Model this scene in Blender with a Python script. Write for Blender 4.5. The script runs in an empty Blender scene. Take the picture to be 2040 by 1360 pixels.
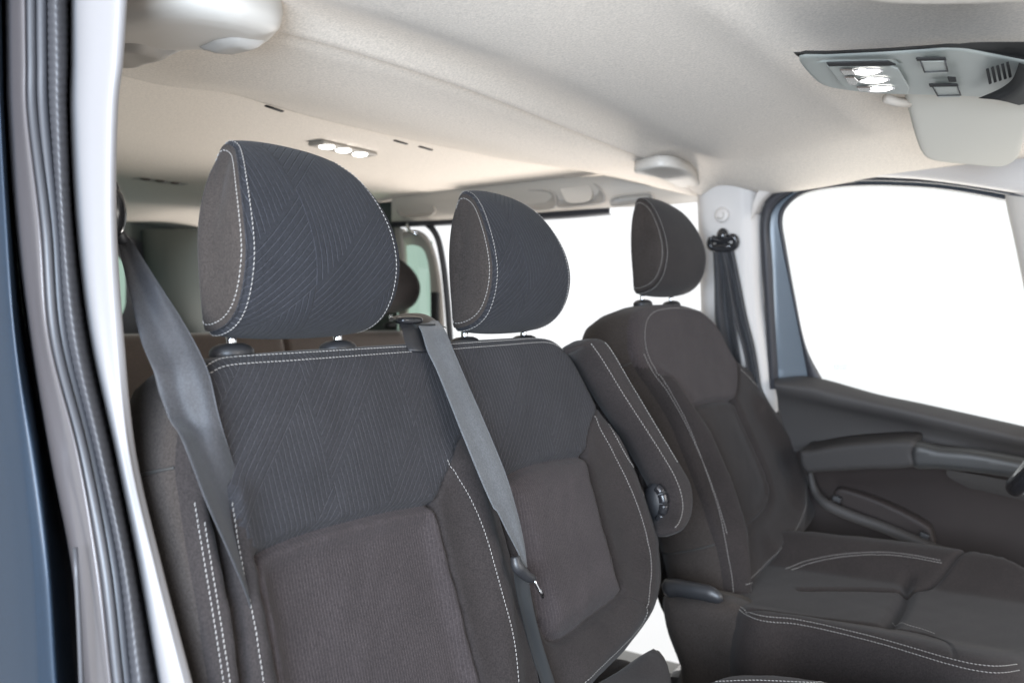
import bpy, math, random
import numpy as np
from mathutils import Vector, Matrix
from mathutils.geometry import delaunay_2d_cdt
random.seed(7); np.random.seed(7)
sc = bpy.context.scene

# ------------------------------------------------------------ camera
CP = np.array([0.0, -1.29, 1.60]); PSI = math.radians(35.0); PIT = math.radians(1.5); FPX = 1700.0
FW = np.array([-math.sin(PSI)*math.cos(PIT), math.cos(PSI)*math.cos(PIT), -math.sin(PIT)])
RT = np.array([math.cos(PSI), math.sin(PSI), 0.0]); UP = np.cross(RT, FW)
cd = bpy.data.cameras.new('camera'); cam = bpy.data.objects.new('camera', cd); sc.collection.objects.link(cam)
cam.matrix_world = Matrix(((RT[0], UP[0], -FW[0], CP[0]), (RT[1], UP[1], -FW[1], CP[1]), (RT[2], UP[2], -FW[2], CP[2]), (0, 0, 0, 1)))
cd.sensor_width = 36; cd.lens = FPX/2040*36; cd.clip_start = 0.02; cd.clip_end = 300
cd.dof.use_dof = True; cd.dof.focus_distance = 1.12; cd.dof.aperture_fstop = 4.5
sc.camera = cam
# ------------------------------------------------------------ light
w = bpy.data.worlds.new('World'); sc.world = w; w.use_nodes = True
bg = w.node_tree.nodes['Background']; bg.inputs[0].default_value = (0.97, 0.985, 1.0, 1); bg.inputs[1].default_value = 0.60
def area(name, loc, target, size, size_y, power, col):
    l = bpy.data.lights.new(name, 'AREA'); l.shape = 'RECTANGLE'; l.size = size; l.size_y = size_y; l.energy = power; l.color = col
    o = bpy.data.objects.new(name, l); sc.collection.objects.link(o); o.location = loc
    o.rotation_euler = (Vector(target)-Vector(loc)).to_track_quat('-Z', 'Y').to_euler(); return o
area('studio_softbox_door', (0.12, -2.15, 1.62), (-0.65, -.5, 1.25), 1.1, .8, 50, (0.68, 0.82, 1.0))
area('studio_softbox_front', (3.2, -0.3, 2.2), (-0.6, 0, 1.5), 2.2, 1.2, 38, (1.0, 0.94, 0.88))
area('added_fill_left', (-.45, -3.1, 1.65), (-.75, -.7, 1.45), .8, .8, 19, (1.0, 0.92, 0.84))  # added warm fill for the seat sides that face the open door
area('added_fill_side', (-1.25, 2.0, 0.35), (-1.30, -.1, 1.97), 1.2, 1.0, 42, (1.0, 0.95, 0.90))  # added fill, brightens the rear ceiling through the side door
sc.view_settings.view_transform = 'Standard'; sc.view_settings.look = 'None'; sc.view_settings.gamma = 1
sc.view_settings.exposure = 1.0
cy = sc.cycles
cy.max_bounces = 10; cy.diffuse_bounces = 6; cy.glossy_bounces = 4; cy.transparent_max_bounces = 12; cy.caustics_reflective = False; cy.caustics_refractive = False
cy.use_denoising = True; cy.adaptive_threshold = 0.02; cy.sample_clamp_indirect = 4

# ------------------------------------------------------------ camera-model helpers used only to measure the photo
def ray(u, v): return FW + RT*((u-1020)/FPX) + UP*((680-v)/FPX)
class Plane:
    def __init__(s, O, N, A):
        s.O = np.array(O, float); s.N = np.array(N, float); s.N /= np.linalg.norm(s.N)
        A = np.array(A, float); A -= s.N*A.dot(s.N); s.A = A/np.linalg.norm(A); s.B = np.cross(s.N, s.A)
    def hit(s, u, v, off=0.0):
        d = ray(u, v); t = ((s.O+s.N*off-CP).dot(s.N))/d.dot(s.N); return CP+d*t
    def ab(s, pts, off=0.0):
        return np.array([((s.hit(u, v, off)-s.O).dot(s.A), (s.hit(u, v, off)-s.O).dot(s.B)) for u, v in pts])
    def xyz(s, ab, h):
        ab = np.asarray(ab); h = np.asarray(h).reshape(-1, 1)
        return s.O + ab[:, :1]*s.A + ab[:, 1:2]*s.B + h*s.N
def proj(P):
    d = np.asarray(P)-CP; z = d.dot(FW); return 1020+FPX*d.dot(RT)/z, 680-FPX*d.dot(UP)/z
def catmull(P, n=8, closed=False):
    P = np.asarray(P, float); m = len(P); out = []
    rng = range(m) if closed else range(m-1)
    for i in rng:
        p1, p2 = P[i], P[(i+1) % m]
        p0 = P[i-1] if (i > 0 or closed) else 2*p1-p2
        p3 = P[(i+2) % m] if (i+2 < m or closed) else 2*p2-p1
        for k in range(n):
            t = k/n
            out.append(0.5*((2*p1)+(-p0+p2)*t+(2*p0-5*p1+4*p2-p3)*t*t+(-p0+3*p1-3*p2+p3)*t**3))
    if not closed: out.append(P[-1])
    return np.array(out)
def resample(P, step=None, n=None, closed=False):
    P = np.asarray(P, float)
    if closed: P = np.vstack([P, P[:1]])
    L = np.r_[0, np.cumsum(np.linalg.norm(np.diff(P, axis=0), axis=1))]
    if n is None: n = max(2, int(round(L[-1]/step))+(0 if closed else 1))
    t = np.linspace(0, L[-1], n+1)[:-1] if closed else np.linspace(0, L[-1], n)
    return np.stack([np.interp(t, L, P[:, k]) for k in range(P.shape[1])], 1)
def dist(Q, P, closed=False):
    """distance of points Q to polyline P"""
    Q = np.asarray(Q, float); P = np.asarray(P, float)
    A = P if closed else P[:-1]; B = np.roll(P, -1, 0) if closed else P[1:]
    d = np.full(len(Q), 1e9)
    for i0 in range(0, len(Q), 4000):
        q = Q[i0:i0+4000, None, :]; ab = (B-A)[None]; ap = q-A[None]
        t = np.clip((ap*ab).sum(-1)/np.maximum((ab*ab).sum(-1), 1e-12), 0, 1)
        d[i0:i0+4000] = np.sqrt(((ap-ab*t[..., None])**2).sum(-1)).min(1)
    return d
def inside(Q, P):
    Q = np.asarray(Q); c = np.zeros(len(Q), bool); n = len(P); j = n-1
    for i in range(n):
        xi, yi = P[i]; xj, yj = P[j]
        if yi != yj:
            c ^= ((yi > Q[:, 1]) != (yj > Q[:, 1])) & (Q[:, 0] < (xj-xi)*(Q[:, 1]-yi)/(yj-yi)+xi)
        j = i
    return c
def sst(x, a, b):
    t = np.clip((x-a)/(b-a), 0, 1); return t*t*(3-2*t)

# ------------------------------------------------------------ object helpers
ORG = {}
def thing(name, label, cat, loc=(0, 0, 0), group=None, kind=None):
    o = bpy.data.objects.new(name, None); sc.collection.objects.link(o); o.location = loc; o.empty_display_size = 0.05
    o['label'] = label; o['category'] = cat
    if group: o['group'] = group
    if kind: o['kind'] = kind
    ORG[o.name] = np.array(loc, float); return o
def obj(name, V, F, mat, parent=None, uv=None, fm=None, smooth=True, label=None, flip=False):
    V = np.asarray(V, float); org = ORG[parent.name] if parent else np.zeros(3)
    me = bpy.data.meshes.new(name); me.from_pydata([tuple(v) for v in V-org], [], [tuple(int(i) for i in f) for f in F])
    mats = mat if isinstance(mat, (list, tuple)) else [mat]
    for m in mats: me.materials.append(m)
    if uv is not None:
        ul = me.uv_layers.new(name='UVMap'); idx = np.zeros(len(me.loops), np.int32); me.loops.foreach_get('vertex_index', idx)
        ul.data.foreach_set('uv', np.asarray(uv, float)[idx].ravel())
    if fm is not None: me.polygons.foreach_set('material_index', np.asarray(fm, np.int32))
    me.polygons.foreach_set('use_smooth', [bool(smooth)]*len(me.polygons))
    me.validate(); me.update()
    if flip: me.flip_normals()
    o = bpy.data.objects.new(name, me); sc.collection.objects.link(o)
    if parent: o.parent = parent
    ORG[o.name] = org
    if label: o['label'] = label
    return o
def tag(o, label, cat, group=None, kind=None):
    o['label'] = label; o['category'] = cat
    if group: o['group'] = group
    if kind: o['kind'] = kind
    return o
def bevel(o, wdt=0.003, seg=2, ang=35):
    m = o.modifiers.new('bevel', 'BEVEL'); m.width = wdt; m.segments = seg; m.limit_method = 'ANGLE'; m.angle_limit = math.radians(ang); return o

class MB:
    def __init__(s): s.V = []; s.F = []; s.n = 0
    def add(s, V, F):
        s.V.append(np.asarray(V, float)); s.F += [[i+s.n for i in f] for f in F]; s.n += len(V); return s
    def build(s, name, mat, parent=None, **k): return obj(name, np.vstack(s.V), s.F, mat, parent, **k)
def tube(P, r, n=10, cap=True, flat=None):
    """tube along a 3-D polyline; r scalar or per point; flat=(dir, factor) squashes it along dir"""
    P = np.asarray(P, float); m = len(P); r = np.broadcast_to(r, (m,)).astype(float)
    T = np.gradient(P, axis=0); T /= np.linalg.norm(T, axis=1)[:, None]+1e-12
    ref = np.array([0, 0, 1.0]) if abs(T[0][2]) < .9 else np.array([1.0, 0, 0])
    x = np.cross(T[0], ref); x /= np.linalg.norm(x); V = []; F = []
    for i in range(m):
        x = x-T[i]*x.dot(T[i]); x /= np.linalg.norm(x); y = np.cross(T[i], x)
        for k in range(n):
            a = 2*math.pi*k/n; d = (x*math.cos(a)+y*math.sin(a))*r[i]
            if flat is not None: fd = np.array(flat[0], float); fd /= np.linalg.norm(fd); d = d-fd*d.dot(fd)*(1-flat[1])
            V.append(P[i]+d)
    for i in range(m-1):
        for k in range(n): F.append([i*n+k, i*n+(k+1) % n, (i+1)*n+(k+1) % n, (i+1)*n+k])
    if cap: F.append(list(range(n))[::-1]); F.append([(m-1)*n+k for k in range(n)])
    return V, F
def box(lo, hi):
    x0, y0, z0 = lo; x1, y1, z1 = hi
    V = [(x0, y0, z0), (x1, y0, z0), (x1, y1, z0), (x0, y1, z0), (x0, y0, z1), (x1, y0, z1), (x1, y1, z1), (x0, y1, z1)]
    return V, [[0, 3, 2, 1], [4, 5, 6, 7], [0, 1, 5, 4], [1, 2, 6, 5], [2, 3, 7, 6], [3, 0, 4, 7]]
def obox(c, X, Y, Z, sx, sy, sz):
    X, Y, Z = [np.array(a, float)/np.linalg.norm(a) for a in (X, Y, Z)]; V = []
    for k in (-1, 1):
        for i, j in ((-1, -1), (1, -1), (1, 1), (-1, 1)): V.append(np.array(c)+X*i*sx/2+Y*j*sy/2+Z*k*sz/2)
    return V, [[0, 3, 2, 1], [4, 5, 6, 7], [0, 1, 5, 4], [1, 2, 6, 5], [2, 3, 7, 6], [3, 0, 4, 7]]
def ellipsoid(c, X, Y, Z, a, b, d, nu=20, nv=12, p=1.0):
    X, Y, Z = [np.array(q, float)/np.linalg.norm(q) for q in (X, Y, Z)]; c = np.array(c, float); V = []; F = []
    sg = lambda t: math.copysign(abs(t)**p, t)
    for j in range(nv+1):
        ph = -math.pi/2+math.pi*j/nv
        for i in range(nu):
            th = 2*math.pi*i/nu
            V.append(c+X*a*sg(math.cos(ph))*sg(math.cos(th))+Y*b*sg(math.cos(ph))*sg(math.sin(th))+Z*d*sg(math.sin(ph)))
    for j in range(nv):
        for i in range(nu): F.append([j*nu+i, j*nu+(i+1) % nu, (j+1)*nu+(i+1) % nu, (j+1)*nu+i])
    return V, F
def loft(lines, n=60, sub=3, closed=False, smooth_across=True):
    """lines: list of 3-D polylines -> quad surface through all of them"""
    L = np.array([resample(catmull(l, 8, closed), n=n, closed=closed) for l in lines])
    if smooth_across and sub > 1 and len(lines) > 2:
        L = np.array([catmull(L[:, i], sub) for i in range(n)]).transpose(1, 0, 2)
    V = L.reshape(-1, 3); F = []; m = len(L)
    for i in range(m-1):
        for k in range(n if closed else n-1):
            k2 = (k+1) % n; F.append([i*n+k, i*n+k2, (i+1)*n+k2, (i+1)*n+k])
    return V, F
def stitch_mesh(P, N, pitch=0.0052, ln=0.0038, r=0.00055, mb=None):
    """row of thread dashes on surface points P with normals N"""
    mb = mb or MB(); P = np.asarray(P); N = np.asarray(N)
    L = np.r_[0, np.cumsum(np.linalg.norm(np.diff(P, axis=0), axis=1))]
    for k in range(int(L[-1]/pitch)):
        s0 = k*pitch; q = [np.array([np.interp(s, L, P[:, j]) for j in range(3)]) for s in (s0, s0+ln)]
        nn = np.array([np.interp(s0, L, N[:, j]) for j in range(3)]); nn /= np.linalg.norm(nn)+1e-9
        t = q[1]-q[0]; l = np.linalg.norm(t)
        if l < 1e-6: continue
        t /= l; s = np.cross(t, nn); t = t+s*0.18; V = []; F = []
        for e, (f, rr) in enumerate(((0, .35), (.22, 1), (.78, 1), (1, .35))):
            c = q[0]+t*l*f+nn*(r*.1)
            for a in range(6):
                an = math.pi/3*a; V.append(c+(s*math.cos(an)+nn*math.sin(an))*r*rr)
        for e in range(3):
            for a in range(6): F.append([e*6+a, e*6+(a+1) % 6, (e+1)*6+(a+1) % 6, (e+1)*6+a])
        F += [[5, 4, 3, 2, 1, 0], [18+a for a in range(6)]]
        mb.add(V, F)
    return mb

# ------------------------------------------------------------ materials
def mat(name, col, rough=0.6, metal=0.0, sheen=0.0, coat=0.0, spec=None, noise=None, bump=None, emit=None):
    m = bpy.data.materials.new(name); m.use_nodes = True; nt = m.node_tree; b = nt.nodes['Principled BSDF']
    b.inputs['Base Color'].default_value = (*col, 1); b.inputs['Roughness'].default_value = rough; b.inputs['Metallic'].default_value = metal
    b.inputs['Sheen Weight'].default_value = sheen; b.inputs['Sheen Roughness'].default_value = 0.45; b.inputs['Coat Weight'].default_value = coat
    if spec is not None: b.inputs['Specular IOR Level'].default_value = spec
    tc = nt.nodes.new('ShaderNodeTexCoord')
    if noise:
        sc_, amt = noise; n = nt.nodes.new('ShaderNodeTexNoise'); n.inputs['Scale'].default_value = sc_; n.inputs['Detail'].default_value = 3
        nt.links.new(tc.outputs['Object'], n.inputs['Vector'])
        mr = nt.nodes.new('ShaderNodeMapRange'); mr.inputs[1].default_value = .3; mr.inputs[2].default_value = .7
        mr.inputs[3].default_value = 1-amt; mr.inputs[4].default_value = 1+amt; nt.links.new(n.outputs[0], mr.inputs[0])
        mx = nt.nodes.new('ShaderNodeVectorMath'); mx.operation = 'SCALE'; mx.inputs[0].default_value = col
        nt.links.new(mr.outputs[0], mx.inputs['Scale']); nt.links.new(mx.outputs[0], b.inputs['Base Color'])
    if bump:
        sc_, st, di = bump; n = nt.nodes.new('ShaderNodeTexNoise'); n.inputs['Scale'].default_value = sc_; n.inputs['Detail'].default_value = 4
        nt.links.new(tc.outputs['Object'], n.inputs['Vector']); bp = nt.nodes.new('ShaderNodeBump')
        bp.inputs['Strength'].default_value = st; bp.inputs['Distance'].default_value = di
        nt.links.new(n.outputs[0], bp.inputs['Height']); nt.links.new(bp.outputs[0], b.inputs['Normal'])
    if emit: b.inputs['Emission Color'].default_value = (*emit[0], 1); b.inputs['Emission Strength'].default_value = emit[1]
    return m
def glass(name, tint, refl=0.06):
    m = bpy.data.materials.new(name); m.use_nodes = True; nt = m.node_tree; nt.nodes.clear()
    o = nt.nodes.new('ShaderNodeOutputMaterial'); t = nt.nodes.new('ShaderNodeBsdfTransparent'); g = nt.nodes.new('ShaderNodeBsdfGlossy')
    t.inputs[0].default_value = (*tint, 1); g.inputs['Roughness'].default_value = 0.02; mx = nt.nodes.new('ShaderNodeMixShader'); mx.inputs[0].default_value = refl
    nt.links.new(t.outputs[0], mx.inputs[1]); nt.links.new(g.outputs[0], mx.inputs[2]); nt.links.new(mx.outputs[0], o.inputs[0]); return m
def fabric(name, col, chev=None, rib=None, sheen=0.06, line=0.55, depth=0.0012, ax=0):
    """woven seat cloth; chev=(angA, angB, spacing, cell) quilted lines on UV metres; rib=spacing of fine vertical ribs"""
    m = bpy.data.materials.new(name); m.use_nodes = True; nt = m.node_tree; b = nt.nodes['Principled BSDF']
    b.inputs['Roughness'].default_value = 0.88; b.inputs['Sheen Weight'].default_value = sheen; b.inputs['Sheen Roughness'].default_value = 0.5
    b.inputs['Specular IOR Level'].default_value = 0.16
    def M(op, a, c=None, d=None):
        n = nt.nodes.new('ShaderNodeMath'); n.operation = op
        for i, x in enumerate((a, c, d)):
            if x is None: continue
            if isinstance(x, (int, float)): n.inputs[i].default_value = x
            else: nt.links.new(x, n.inputs[i])
        return n.outputs[0]
    uv = nt.nodes.new('ShaderNodeUVMap'); uv.uv_map = 'UVMap'; sp = nt.nodes.new('ShaderNodeSeparateXYZ'); nt.links.new(uv.outputs[0], sp.inputs[0])
    tc = nt.nodes.new('ShaderNodeTexCoord')
    def noise(s, det=2, src=None, xs=None):
        n = nt.nodes.new('ShaderNodeTexNoise'); n.inputs['Scale'].default_value = s; n.inputs['Detail'].default_value = det
        if xs:
            mp = nt.nodes.new('ShaderNodeMapping'); mp.inputs['Scale'].default_value = xs; nt.links.new(uv.outputs[0], mp.inputs[0]); nt.links.new(mp.outputs[0], n.inputs['Vector'])
        else: nt.links.new(tc.outputs['Object'], n.inputs['Vector'])
        return n.outputs[0]
    fine = noise(460, 2); mid = noise(14, 3); weave = noise(60, 2, xs=(12, 3, 1))
    L = None
    def lines(p, s, thr=.66):
        fr = M('FRACT', M('DIVIDE', p, s)); t = M('MULTIPLY', M('ABSOLUTE', M('SUBTRACT', fr, .5)), 2)
        mr = nt.nodes.new('ShaderNodeMapRange'); mr.interpolation_type = 'SMOOTHSTEP'; mr.inputs[1].default_value = thr; mr.inputs[2].default_value = 1
        nt.links.new(t, mr.inputs[0]); return mr.outputs[0]
    if chev:
        aA, aB, s, cell, cell2 = chev; aA, aB = math.radians(aA), math.radians(aB)
        p = M('ADD', M('MULTIPLY', sp.outputs[0], math.cos(aA)), M('MULTIPLY', sp.outputs[1], math.sin(aA)))
        q = M('SUBTRACT', M('MULTIPLY', sp.outputs[0], math.cos(aB)), M('MULTIPLY', sp.outputs[1], math.sin(aB)))
        ca = M('FLOOR', M('DIVIDE', p, cell*1.0)); cb = M('FLOOR', M('DIVIDE', q, cell2))
        par = M('ABSOLUTE', M('SUBTRACT', ca, cb)); par = M('MODULO', par, 2.0)
        LA = lines(p, s, .74); LB = lines(q, s, .74)
        L = M('ADD', M('MULTIPLY', LA, M('SUBTRACT', 1.0, par)), M('MULTIPLY', LB, par))
    elif rib:
        L = lines(sp.outputs[ax], rib, .35)
    cr = nt.nodes.new('ShaderNodeMapRange'); cr.inputs[1].default_value = .3; cr.inputs[2].default_value = .7; cr.inputs[3].default_value = .72; cr.inputs[4].default_value = 1.28
    nt.links.new(fine, cr.inputs[0]); v = cr.outputs[0]
    c2 = nt.nodes.new('ShaderNodeMapRange'); c2.inputs[1].default_value = .3; c2.inputs[2].default_value = .7; c2.inputs[3].default_value = .9; c2.inputs[4].default_value = 1.1
    nt.links.new(mid, c2.inputs[0]); v = M('MULTIPLY', v, c2.outputs[0])
    if L is not None: v = M('MULTIPLY', v, M('ADD', 1.0, M('MULTIPLY', L, line)))
    vm = nt.nodes.new('ShaderNodeVectorMath'); vm.operation = 'SCALE'; vm.inputs[0].default_value = col
    nt.links.new(v, vm.inputs['Scale']); nt.links.new(vm.outputs[0], b.inputs['Base Color'])
    h = M('MULTIPLY', fine, .25)
    if L is not None: h = M('SUBTRACT', h, M('MULTIPLY', L, 1.0))
    bp = nt.nodes.new('ShaderNodeBump'); bp.inputs['Strength'].default_value = .7; bp.inputs['Distance'].default_value = depth
    nt.links.new(h, bp.inputs['Height']); nt.links.new(bp.outputs[0], b.inputs['Normal'])
    return m
FAB = (0.0235, 0.0195, 0.0188)
M_fab = fabric('smooth_fabric', FAB)
M_side = fabric('side_fabric', (0.036, 0.0295, 0.0262), sheen=.06)
M_chev = fabric('quilted_fabric', (0.0245, 0.0235, 0.0260), chev=(6, 40, .0070, .150, .080), line=1.0, depth=.0018)
M_chevh = fabric('quilted_headrest_fabric', (0.0215, 0.0220, 0.0262), chev=(6, 45, .0078, .130, .085), line=1.0, depth=.0018)
M_rib = fabric('ribbed_fabric', (0.036, 0.0295, 0.0300), rib=.0042, line=.22, depth=.0004)
M_taupe = fabric('taupe_fabric', (0.048, 0.036, 0.030), sheen=.4)
M_thread = mat('pale_thread', (0.28, 0.265, 0.25), .6)
M_dthread = mat('dark_thread', (0.03, 0.028, 0.026), .7)
M_black = mat('black_plastic', (0.022, 0.022, 0.024), .42, bump=(900, .15, .0004))
M_pull = mat('satin_black_plastic', (0.022, 0.022, 0.022), .5)
M_gloss = mat('gloss_black_plastic', (0.018, 0.018, 0.020), .2)
M_steel = mat('chrome_steel', (0.75, 0.76, 0.78), .14, 1.0)
M_lining = mat('headliner_cloth', (0.61, 0.545, 0.47), .95, sheen=.15, noise=(300, .13), bump=(380, .5, .0010))
M_lining2 = mat('rear_headliner_cloth', (0.69, 0.62, 0.54), .95, sheen=.15, noise=(300, .11), bump=(480, .3, .0008))
M_trim = mat('pale_pillar_plastic', (0.50, 0.47, 0.445), .55, bump=(700, .12, .0004))
M_trimw = mat('pillar_edge_plastic', (0.215, 0.205, 0.205), .5, bump=(700, .12, .0004))
M_beige = mat('beige_plastic', (0.54, 0.49, 0.43), .5, bump=(700, .12, .0004))
M_gap = mat('grey_gap', (.05, .05, .05), .7)
M_console = mat('console_plastic', (0.34, 0.36, 0.335), .42, noise=(9, .05), bump=(700, .1, .0004))
M_visor = mat('visor_vinyl', (0.56, 0.54, 0.48), .75, bump=(500, .2, .0005))
M_doorp = mat('door_panel_plastic', (0.034, 0.031, 0.030), .7, noise=(6, .08), bump=(650, .35, .0006))
M_arm = mat('armrest_plastic', (0.022, 0.0195, 0.019), .7, bump=(650, .35, .0006))
M_doord = mat('lower_door_plastic', (0.018, 0.0125, 0.0115), .7, noise=(6, .08), bump=(650, .35, .0006))
M_rubber = mat('rubber_seal', (0.035, 0.035, 0.04), .36)
M_rubberg = mat('grey_rubber_seal', (0.046, 0.046, 0.051), .42)
M_blue = mat('blue_metallic_paint', (0.005, 0.016, 0.032), .5, .3, coat=.12, noise=(900, .25))
M_cap = mat('grey_beige_cap_plastic', (0.48, 0.445, 0.40), .5, bump=(700, .12, .0004))
M_sillp = mat('lavender_grey_paint', (0.080, 0.073, 0.076), .4, .1, coat=.4)
M_doorblue = mat('door_frame_paint', (0.36, 0.42, 0.48), .2, .7, coat=1.0)
M_glass = glass('clear_glass', (.95, .97, .96)); M_green = glass('green_privacy_glass', (.34, .47, .39))
M_lamp = mat('lit_lamp_lens', (.9, .9, .9), .3, emit=((1.0, .96, .93), 3.2)); M_lamp2 = mat('lit_rear_lamp_lens', (.9, .9, .9), .3, emit=((1, 1, .98), 5))
M_carpet = mat('dark_carpet', (0.045, 0.042, 0.04), .95, bump=(300, .6, .002)); M_grey = mat('grey_step_plastic', (0.30, 0.30, 0.29), .7, bump=(300, .3, .001))
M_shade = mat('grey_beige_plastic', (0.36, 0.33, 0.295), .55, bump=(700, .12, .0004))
M_rearp = mat('rear_grey_plastic', (0.065, 0.075, 0.068), .6)
M_floor = mat('white_studio_floor', (0.82, 0.82, 0.82), .5)
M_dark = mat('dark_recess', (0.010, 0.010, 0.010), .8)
def belt_mat():
    m = fabric('belt_webbing', (0.026, 0.026, 0.029), rib=.0018, line=.15, sheen=.15, depth=.00025, ax=1)
    nt = m.node_tree; b = nt.nodes['Principled BSDF']; b.inputs['Roughness'].default_value = .5; b.inputs['Specular IOR Level'].default_value = .35
    return m
M_belt = belt_mat(); M_belt_lit = belt_mat(); M_belt_lit.name = 'lit_belt_webbing'
for n_ in M_belt_lit.node_tree.nodes:
    if n_.type == 'VECT_MATH' and n_.operation == 'SCALE': n_.inputs[0].default_value = (.075, .078, .083)  # same webbing, with the door light on it put into a paler colour

# ------------------------------------------------------------ cushion pads
class Pad:
    """upholstered panel: outline on a plane, height field with rounding, seams and bolsters, side walls behind"""
    def __init__(s, plane, outline, sp=0.008, er=0.02, eh=0.018, seams=(), feat=None, wall=None, smooth=6):
        s.pl = plane; s.out = resample(catmull(outline, smooth, True), step=sp*.7, closed=True)
        a = s.out; s.area = 0.5*np.sum(a[:, 0]*np.roll(a[:, 1], -1)-np.roll(a[:, 0], -1)*a[:, 1])
        if s.area < 0: s.out = s.out[::-1]
        s.sp = sp; s.er = er; s.eh = eh; s.feat = feat
        s.seams = [(resample(catmull(q, 6), step=sp*.7), d, wd) for q, d, wd in seams]
        s.wall = wall or [(0.004, -.012), (.006, -.04), (.004, -.08), (-.006, -.105), (-.03, -.122)]
    def h(s, ab):
        ab = np.asarray(ab, float); d = dist(ab, s.out, True); t = np.clip(d/s.er, 0, 1)
        z = s.eh*(np.sqrt(np.clip(1-(1-t)**2, 0, 1))-1)
        A_, B_ = ab[:, 0], ab[:, 1]; wv_ = getattr(s, 'wave', 1.0)
        for q, dp, wd in s.seams:
            dq = dist(ab, q); z = z-dp*np.exp(-(dq/wd)**2)
            if s.feat is not None: z = z+wv_*.0005*np.exp(-((dq-wd*1.6)/.010)**2)*np.sin(330*A_+190*B_+3*np.sin(40*A_))
        if s.feat is not None:
            z = z+s.feat(ab)*np.clip(d/(s.er*1.5), 0, 1)
            z = z+wv_*.0007*np.sin(61*A_+17*B_+2*np.sin(23*B_))*np.sin(38*B_-22*A_+1.3)+wv_*.00035*np.sin(95*A_-70*B_+2*np.sin(31*A_))
        return z
    def surf(s, ab, lift=0.0): return s.pl.xyz(ab, s.h(ab)+lift)
    def normal(s, ab):
        e = .0015; ab = np.asarray(ab, float)
        hx = (s.h(ab+[e, 0])-s.h(ab-[e, 0]))/(2*e); hy = (s.h(ab+[0, e])-s.h(ab-[0, e]))/(2*e)
        n = s.pl.N[None]-hx[:, None]*s.pl.A[None]-hy[:, None]*s.pl.B[None]
        return n/np.linalg.norm(n, axis=1)[:, None]
    def build(s, name, mats, parent, fmat=None, wallmat=0, label=None, uvoff=(0, 0), backcap=True):
        out = s.out; nb = len(out); T = np.roll(out, -1, 0)-np.roll(out, 1, 0); T /= np.linalg.norm(T, axis=1)[:, None]
        Nin = np.stack([-T[:, 1], T[:, 0]], 1); pts = [out]
        for f in (.08, .25, .5, .85):
            q = out+Nin*s.er*f; dq = dist(q, out, True); pts.append(q[dq > s.er*f*.93])
        for q, dp, wd in s.seams:
            t = np.gradient(q, axis=0); t /= np.linalg.norm(t, axis=1)[:, None]+1e-9; nn = np.stack([-t[:, 1], t[:, 0]], 1)
            for f in (0, -.6, .6, -1.3, 1.3, -2.2, 2.2):
                p = q+nn*wd*f; pts.append(p[inside(p, out) & (dist(p, out, True) > s.sp*.3)])
        lo = out.min(0); hi = out.max(0); gx = np.arange(lo[0], hi[0], s.sp); gy = np.arange(lo[1], hi[1], s.sp*.87)
        G = np.array([(x+(s.sp/2 if j % 2 else 0), y) for j, y in enumerate(gy) for x in gx])
        G = G[inside(G, out)]; G = G[dist(G, out, True) > s.er*.95]
        for q, dp, wd in s.seams: G = G[dist(G, q) > wd*2.6]
        pts.append(G); A = np.vstack(pts)
        # thin near duplicates
        key = {}; keep = []
        for i, p in enumerate(A):
            k = (round(p[0]/(s.sp*.22)), round(p[1]/(s.sp*.22)))
            if i < nb or k not in key: key[k] = 1; keep.append(i)
        A = A[keep]
        r = delaunay_2d_cdt([Vector(p) for p in A], [(i, (i+1) % nb) for i in range(nb)], [], 1, 1e-6)
        P = np.array([tuple(v) for v in r[0]]); F = [list(f) for f in r[2]]; om = {}
        for i, ol in enumerate(r[3]):
            for q in ol:
                if q < nb: om[q] = i
        V = s.surf(P); UVs = P.copy()
        bl = [om[i] for i in range(nb) if i in om]
        Fm = []
        cen = np.array([P[f].mean(0) for f in F])
        Fm = list(fmat(cen)) if fmat is not None else [0]*len(F)
        for k, f in enumerate(F):
            a, b, c = P[f[0]], P[f[1]], P[f[2]]
            if (b[0]-a[0])*(c[1]-a[1])-(b[1]-a[1])*(c[0]-a[0]) < 0: F[k] = f[::-1]
        nV = len(V); prev = bl; ob = P[bl]; Tn = np.roll(ob, -1, 0)-np.roll(ob, 1, 0); Tn /= np.linalg.norm(Tn, axis=1)[:, None]+1e-9
        No = np.stack([Tn[:, 1], -Tn[:, 0]], 1)
        allV = [V]; allU = [UVs]; acc = s.eh
        last = (0, -s.eh)
        for o_, d_ in s.wall:
            q = ob+No*o_; X = s.pl.xyz(q, np.full(len(q), d_-s.eh)); ids = list(range(nV, nV+len(q))); nV += len(q)
            allV.append(X); allU.append(ob+No*(abs(d_)))
            for k in range(len(prev)):
                k2 = (k+1) % len(prev); F.append([prev[k2], prev[k], ids[k], ids[k2]]); Fm.append(wallmat)
            prev = ids
        if backcap:
            F.append(prev[::-1]); Fm.append(wallmat)
        UV = np.vstack(allU)+np.array(uvoff)
        o = obj(name, np.vstack(allV), F, mats, parent, uv=UV, fm=Fm, label=label); s.o = o; return o
    def onsurf(s, px):
        h = np.full(len(px), getattr(s, 'h0', 0.0))
        for it in range(60):
            ab = np.array([s.pl.ab([p], hh)[0] for p, hh in zip(px, h)])
            ins = inside(ab, s.out); hn = s.h(ab); hn[~ins] = -s.eh
            h = h*.85+hn*.15
        c = s.out.mean(0); ab = np.array([s.pl.ab([p], hh)[0] for p, hh in zip(px, h)]); ins = inside(ab, s.out)
        for i in np.where(~ins)[0]:
            j = np.argmin(((s.out-ab[i])**2).sum(1)); ab[i] = s.out[j]+(c-s.out[j])*.004/np.linalg.norm(c-s.out[j])
        return ab
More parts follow.
